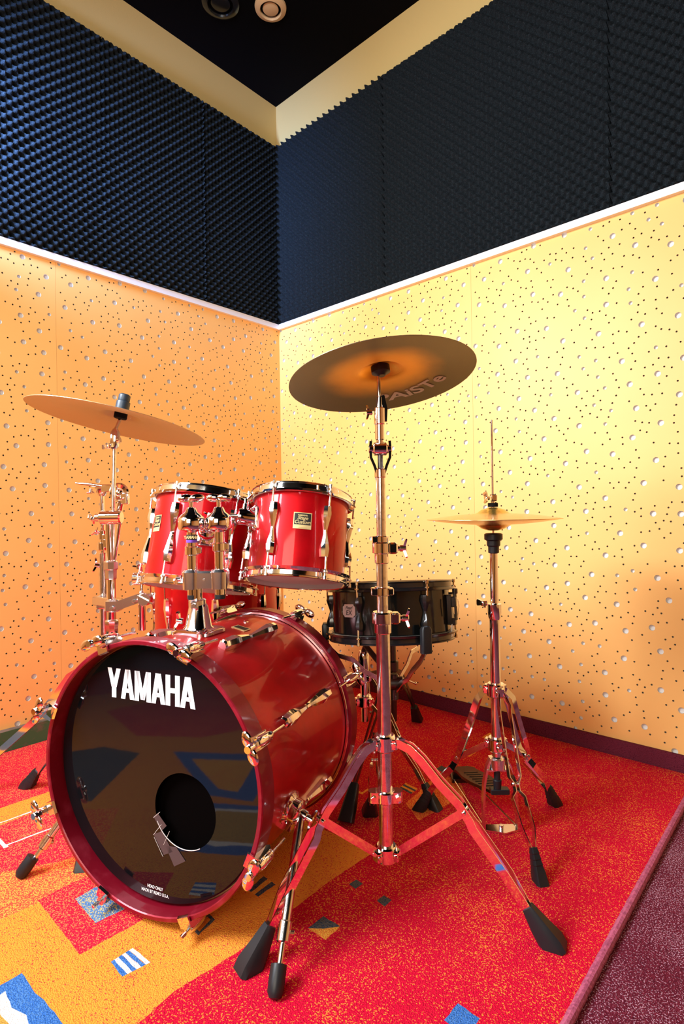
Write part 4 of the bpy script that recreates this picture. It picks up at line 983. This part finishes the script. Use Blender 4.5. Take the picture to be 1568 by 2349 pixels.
part('cymbal_topper', MB().lathe([(.019, .000), (.020, .004), (.020, .026), (.016, .028), (.017, .030), (.017, .046), (.013, .049)], 24, frame(hL, nL)), M['blue_rubber'], sa)

sb = thing('percussion_stand', (B_2.x, B_2.y, 0), 'thin straight chrome stand with short side rod, just left of the boom cymbal stand', 'stand')
def zb_(py): return at(240, py, B_2.y).z
def xb_(px_, py): return at(px_, py, B_2.y).x
tripod(sb, B_2, [(-1.235, 1.76), (-.62, 2.15), (-.50, 1.55)], .41, .16, .42, .262, M['chrome'], w=.020, spread=(.006, .006, .005, .010, .004), fsz=(.040, .046, .09))
part('lower_tube', MB().cyl((B_2.x, B_2.y, .13), (B_2.x, B_2.y, zb_(1268)), .0125, seg=20), M['chrome_worn'], sb)
part('upper_tube', MB().cyl((B_2.x, B_2.y, zb_(1270)), (B_2.x, B_2.y, zb_(1122)), .0072, seg=16), M['chrome'], sb)
b = MB().cyl((B_2.x, B_2.y, zb_(1262)), (B_2.x, B_2.y, zb_(1244)), .017, seg=18).cyl((B_2.x, B_2.y, zb_(1238)), (B_2.x, B_2.y, zb_(1216)), .013, seg=16).box(.022, .02, .020, T(B_2.x+.016, B_2.y-.008, zb_(1232)))
b.box(.016, .02, .026, T(B_2.x+.014, B_2.y-.008, zb_(1246)))
hc = part('height_clamp', b, M['chrome'], sb)
part('wing_nut', W_S, None, hc, frame((B_2.x-.014, B_2.y-.012, zb_(1220)), (-.6, -.6, .5), (1, 0, .2)))
zr_ = zb_(1113)
b = MB().tube([(xb_(180, 1108), B_2.y-.02, zb_(1108)), (xb_(208, 1111), B_2.y-.02, zb_(1111)), (xb_(262, 1120), B_2.y-.02, zb_(1120))], [.0025, .0055, .0062], 12)
part('side_rod', b, M['chrome'], sb)
b = MB().lathe([(.010, -.022), (.017, -.012), (.019, .006), (.012, .014)], 20, T(B_2.x, B_2.y, zb_(1122))).box(.05, .02, .014, T(B_2.x+.012, B_2.y-.014, zb_(1117)))
part('tilter', b, M['chrome'], sb)
part('wing_nut', W_S, None, sb, frame((xb_(214, 1124), B_2.y-.02, zb_(1126)), (0, 0, -1), (0, 1, 0)))
rc = V((xb_(282, 1130), B_2.y-.03, zb_(1131)))
b = MB().lathe([(.012, -.008), (.026, -.010), (.029, -.004), (.029, .006), (.024, .009), (.014, .004)], 28, frame(rc, (.15, -1, .1)), closed=True)
b.ell(.012, .012, .005, frame(rc, (.15, -1, .1))).box(.024, .018, .034, T(rc.x+.017, rc.y+.001, rc.z-.020))
b.box(.05, .014, .02, T(rc.x-.03, rc.y+.004, rc.z+.012))
part('ring_clamp', b, M['chrome'], sb)
b = MB().cyl((rc.x+.004, rc.y, rc.z-.030), (rc.x-.006, rc.y+.004, rc.z-.072), .011, seg=16)
part('short_tube', b, M['chrome'], sb)

# clamp joining the two stands with its upright arm
zq = za_(1385)
mc = thing('multi_clamp', (A_.x, A_.y, zq), 'grey cast clamp bolted across both left stands, holding a short upright tube', 'clamp')
def P3(px_, py, d=None): return at(px_, py, d or A_.y-.02)
b = MB().box(.040, .050, .036, T(xa_(262, 1388), A_.y, za_(1388))).box(.034, .04, .040, T(B_2.x+.008, B_2.y-.02, za_(1385)-.004))
b.box(.030, .11, .028, frame(((A_.x+B_2.x)/2, (A_.y+B_2.y)/2, za_(1385)), (0, 0, 1), V((1.2, -.7, 0)).cross(V((0, 0, 1)))))
p, q2 = P3(268, 1390), P3(330, 1368)
b.bar([p, q2], .026, .020, (0, 1, 0))
b.cyl(P3(256, 1395, A_.y-.028), P3(256, 1395, A_.y-.034), .006, seg=6).cyl(P3(307, 1379, A_.y-.030), P3(307, 1379, A_.y-.038), .006, seg=6)
part('jaw', b, M['cast'], mc)
kn = P3(333, 1374)
part('end_knob', MB().cyl(kn+V((0, .014, 0)), kn+V((0, -.016, 0)), .0195, seg=24).bar([kn+V((-.016, -.02, .012)), kn+V((.028, -.02, -.012))], .004, .004, (0, 1, 0)), M['cast'], mc)
ut = P3(319, 1380)
part('upright_tube', MB().cyl((ut.x, A_.y, za_(1446, 319)), (ut.x, A_.y, za_(1385, 319)), .0105, seg=18).cyl((ut.x, A_.y, za_(1376, 319)), (ut.x, A_.y, za_(1355, 319)), .0125, .006, seg=16).cyl((ut.x, A_.y, za_(1360, 319)), (ut.x, A_.y, za_(1300, 319)), .0042, seg=12), M['chrome'], mc)
b = MB().cyl((ut.x-.018, A_.y-.012, za_(1326, 313)), (ut.x+.012, A_.y-.012, za_(1326, 313)), .020, seg=24)
kb = part('swivel', b, M['chrome'], mc)
part('wing_nut', W_S, None, kb, frame((ut.x-.004, A_.y-.012, za_(1300, 313)), (-.2, 0, 1), (1, 0, .3)))
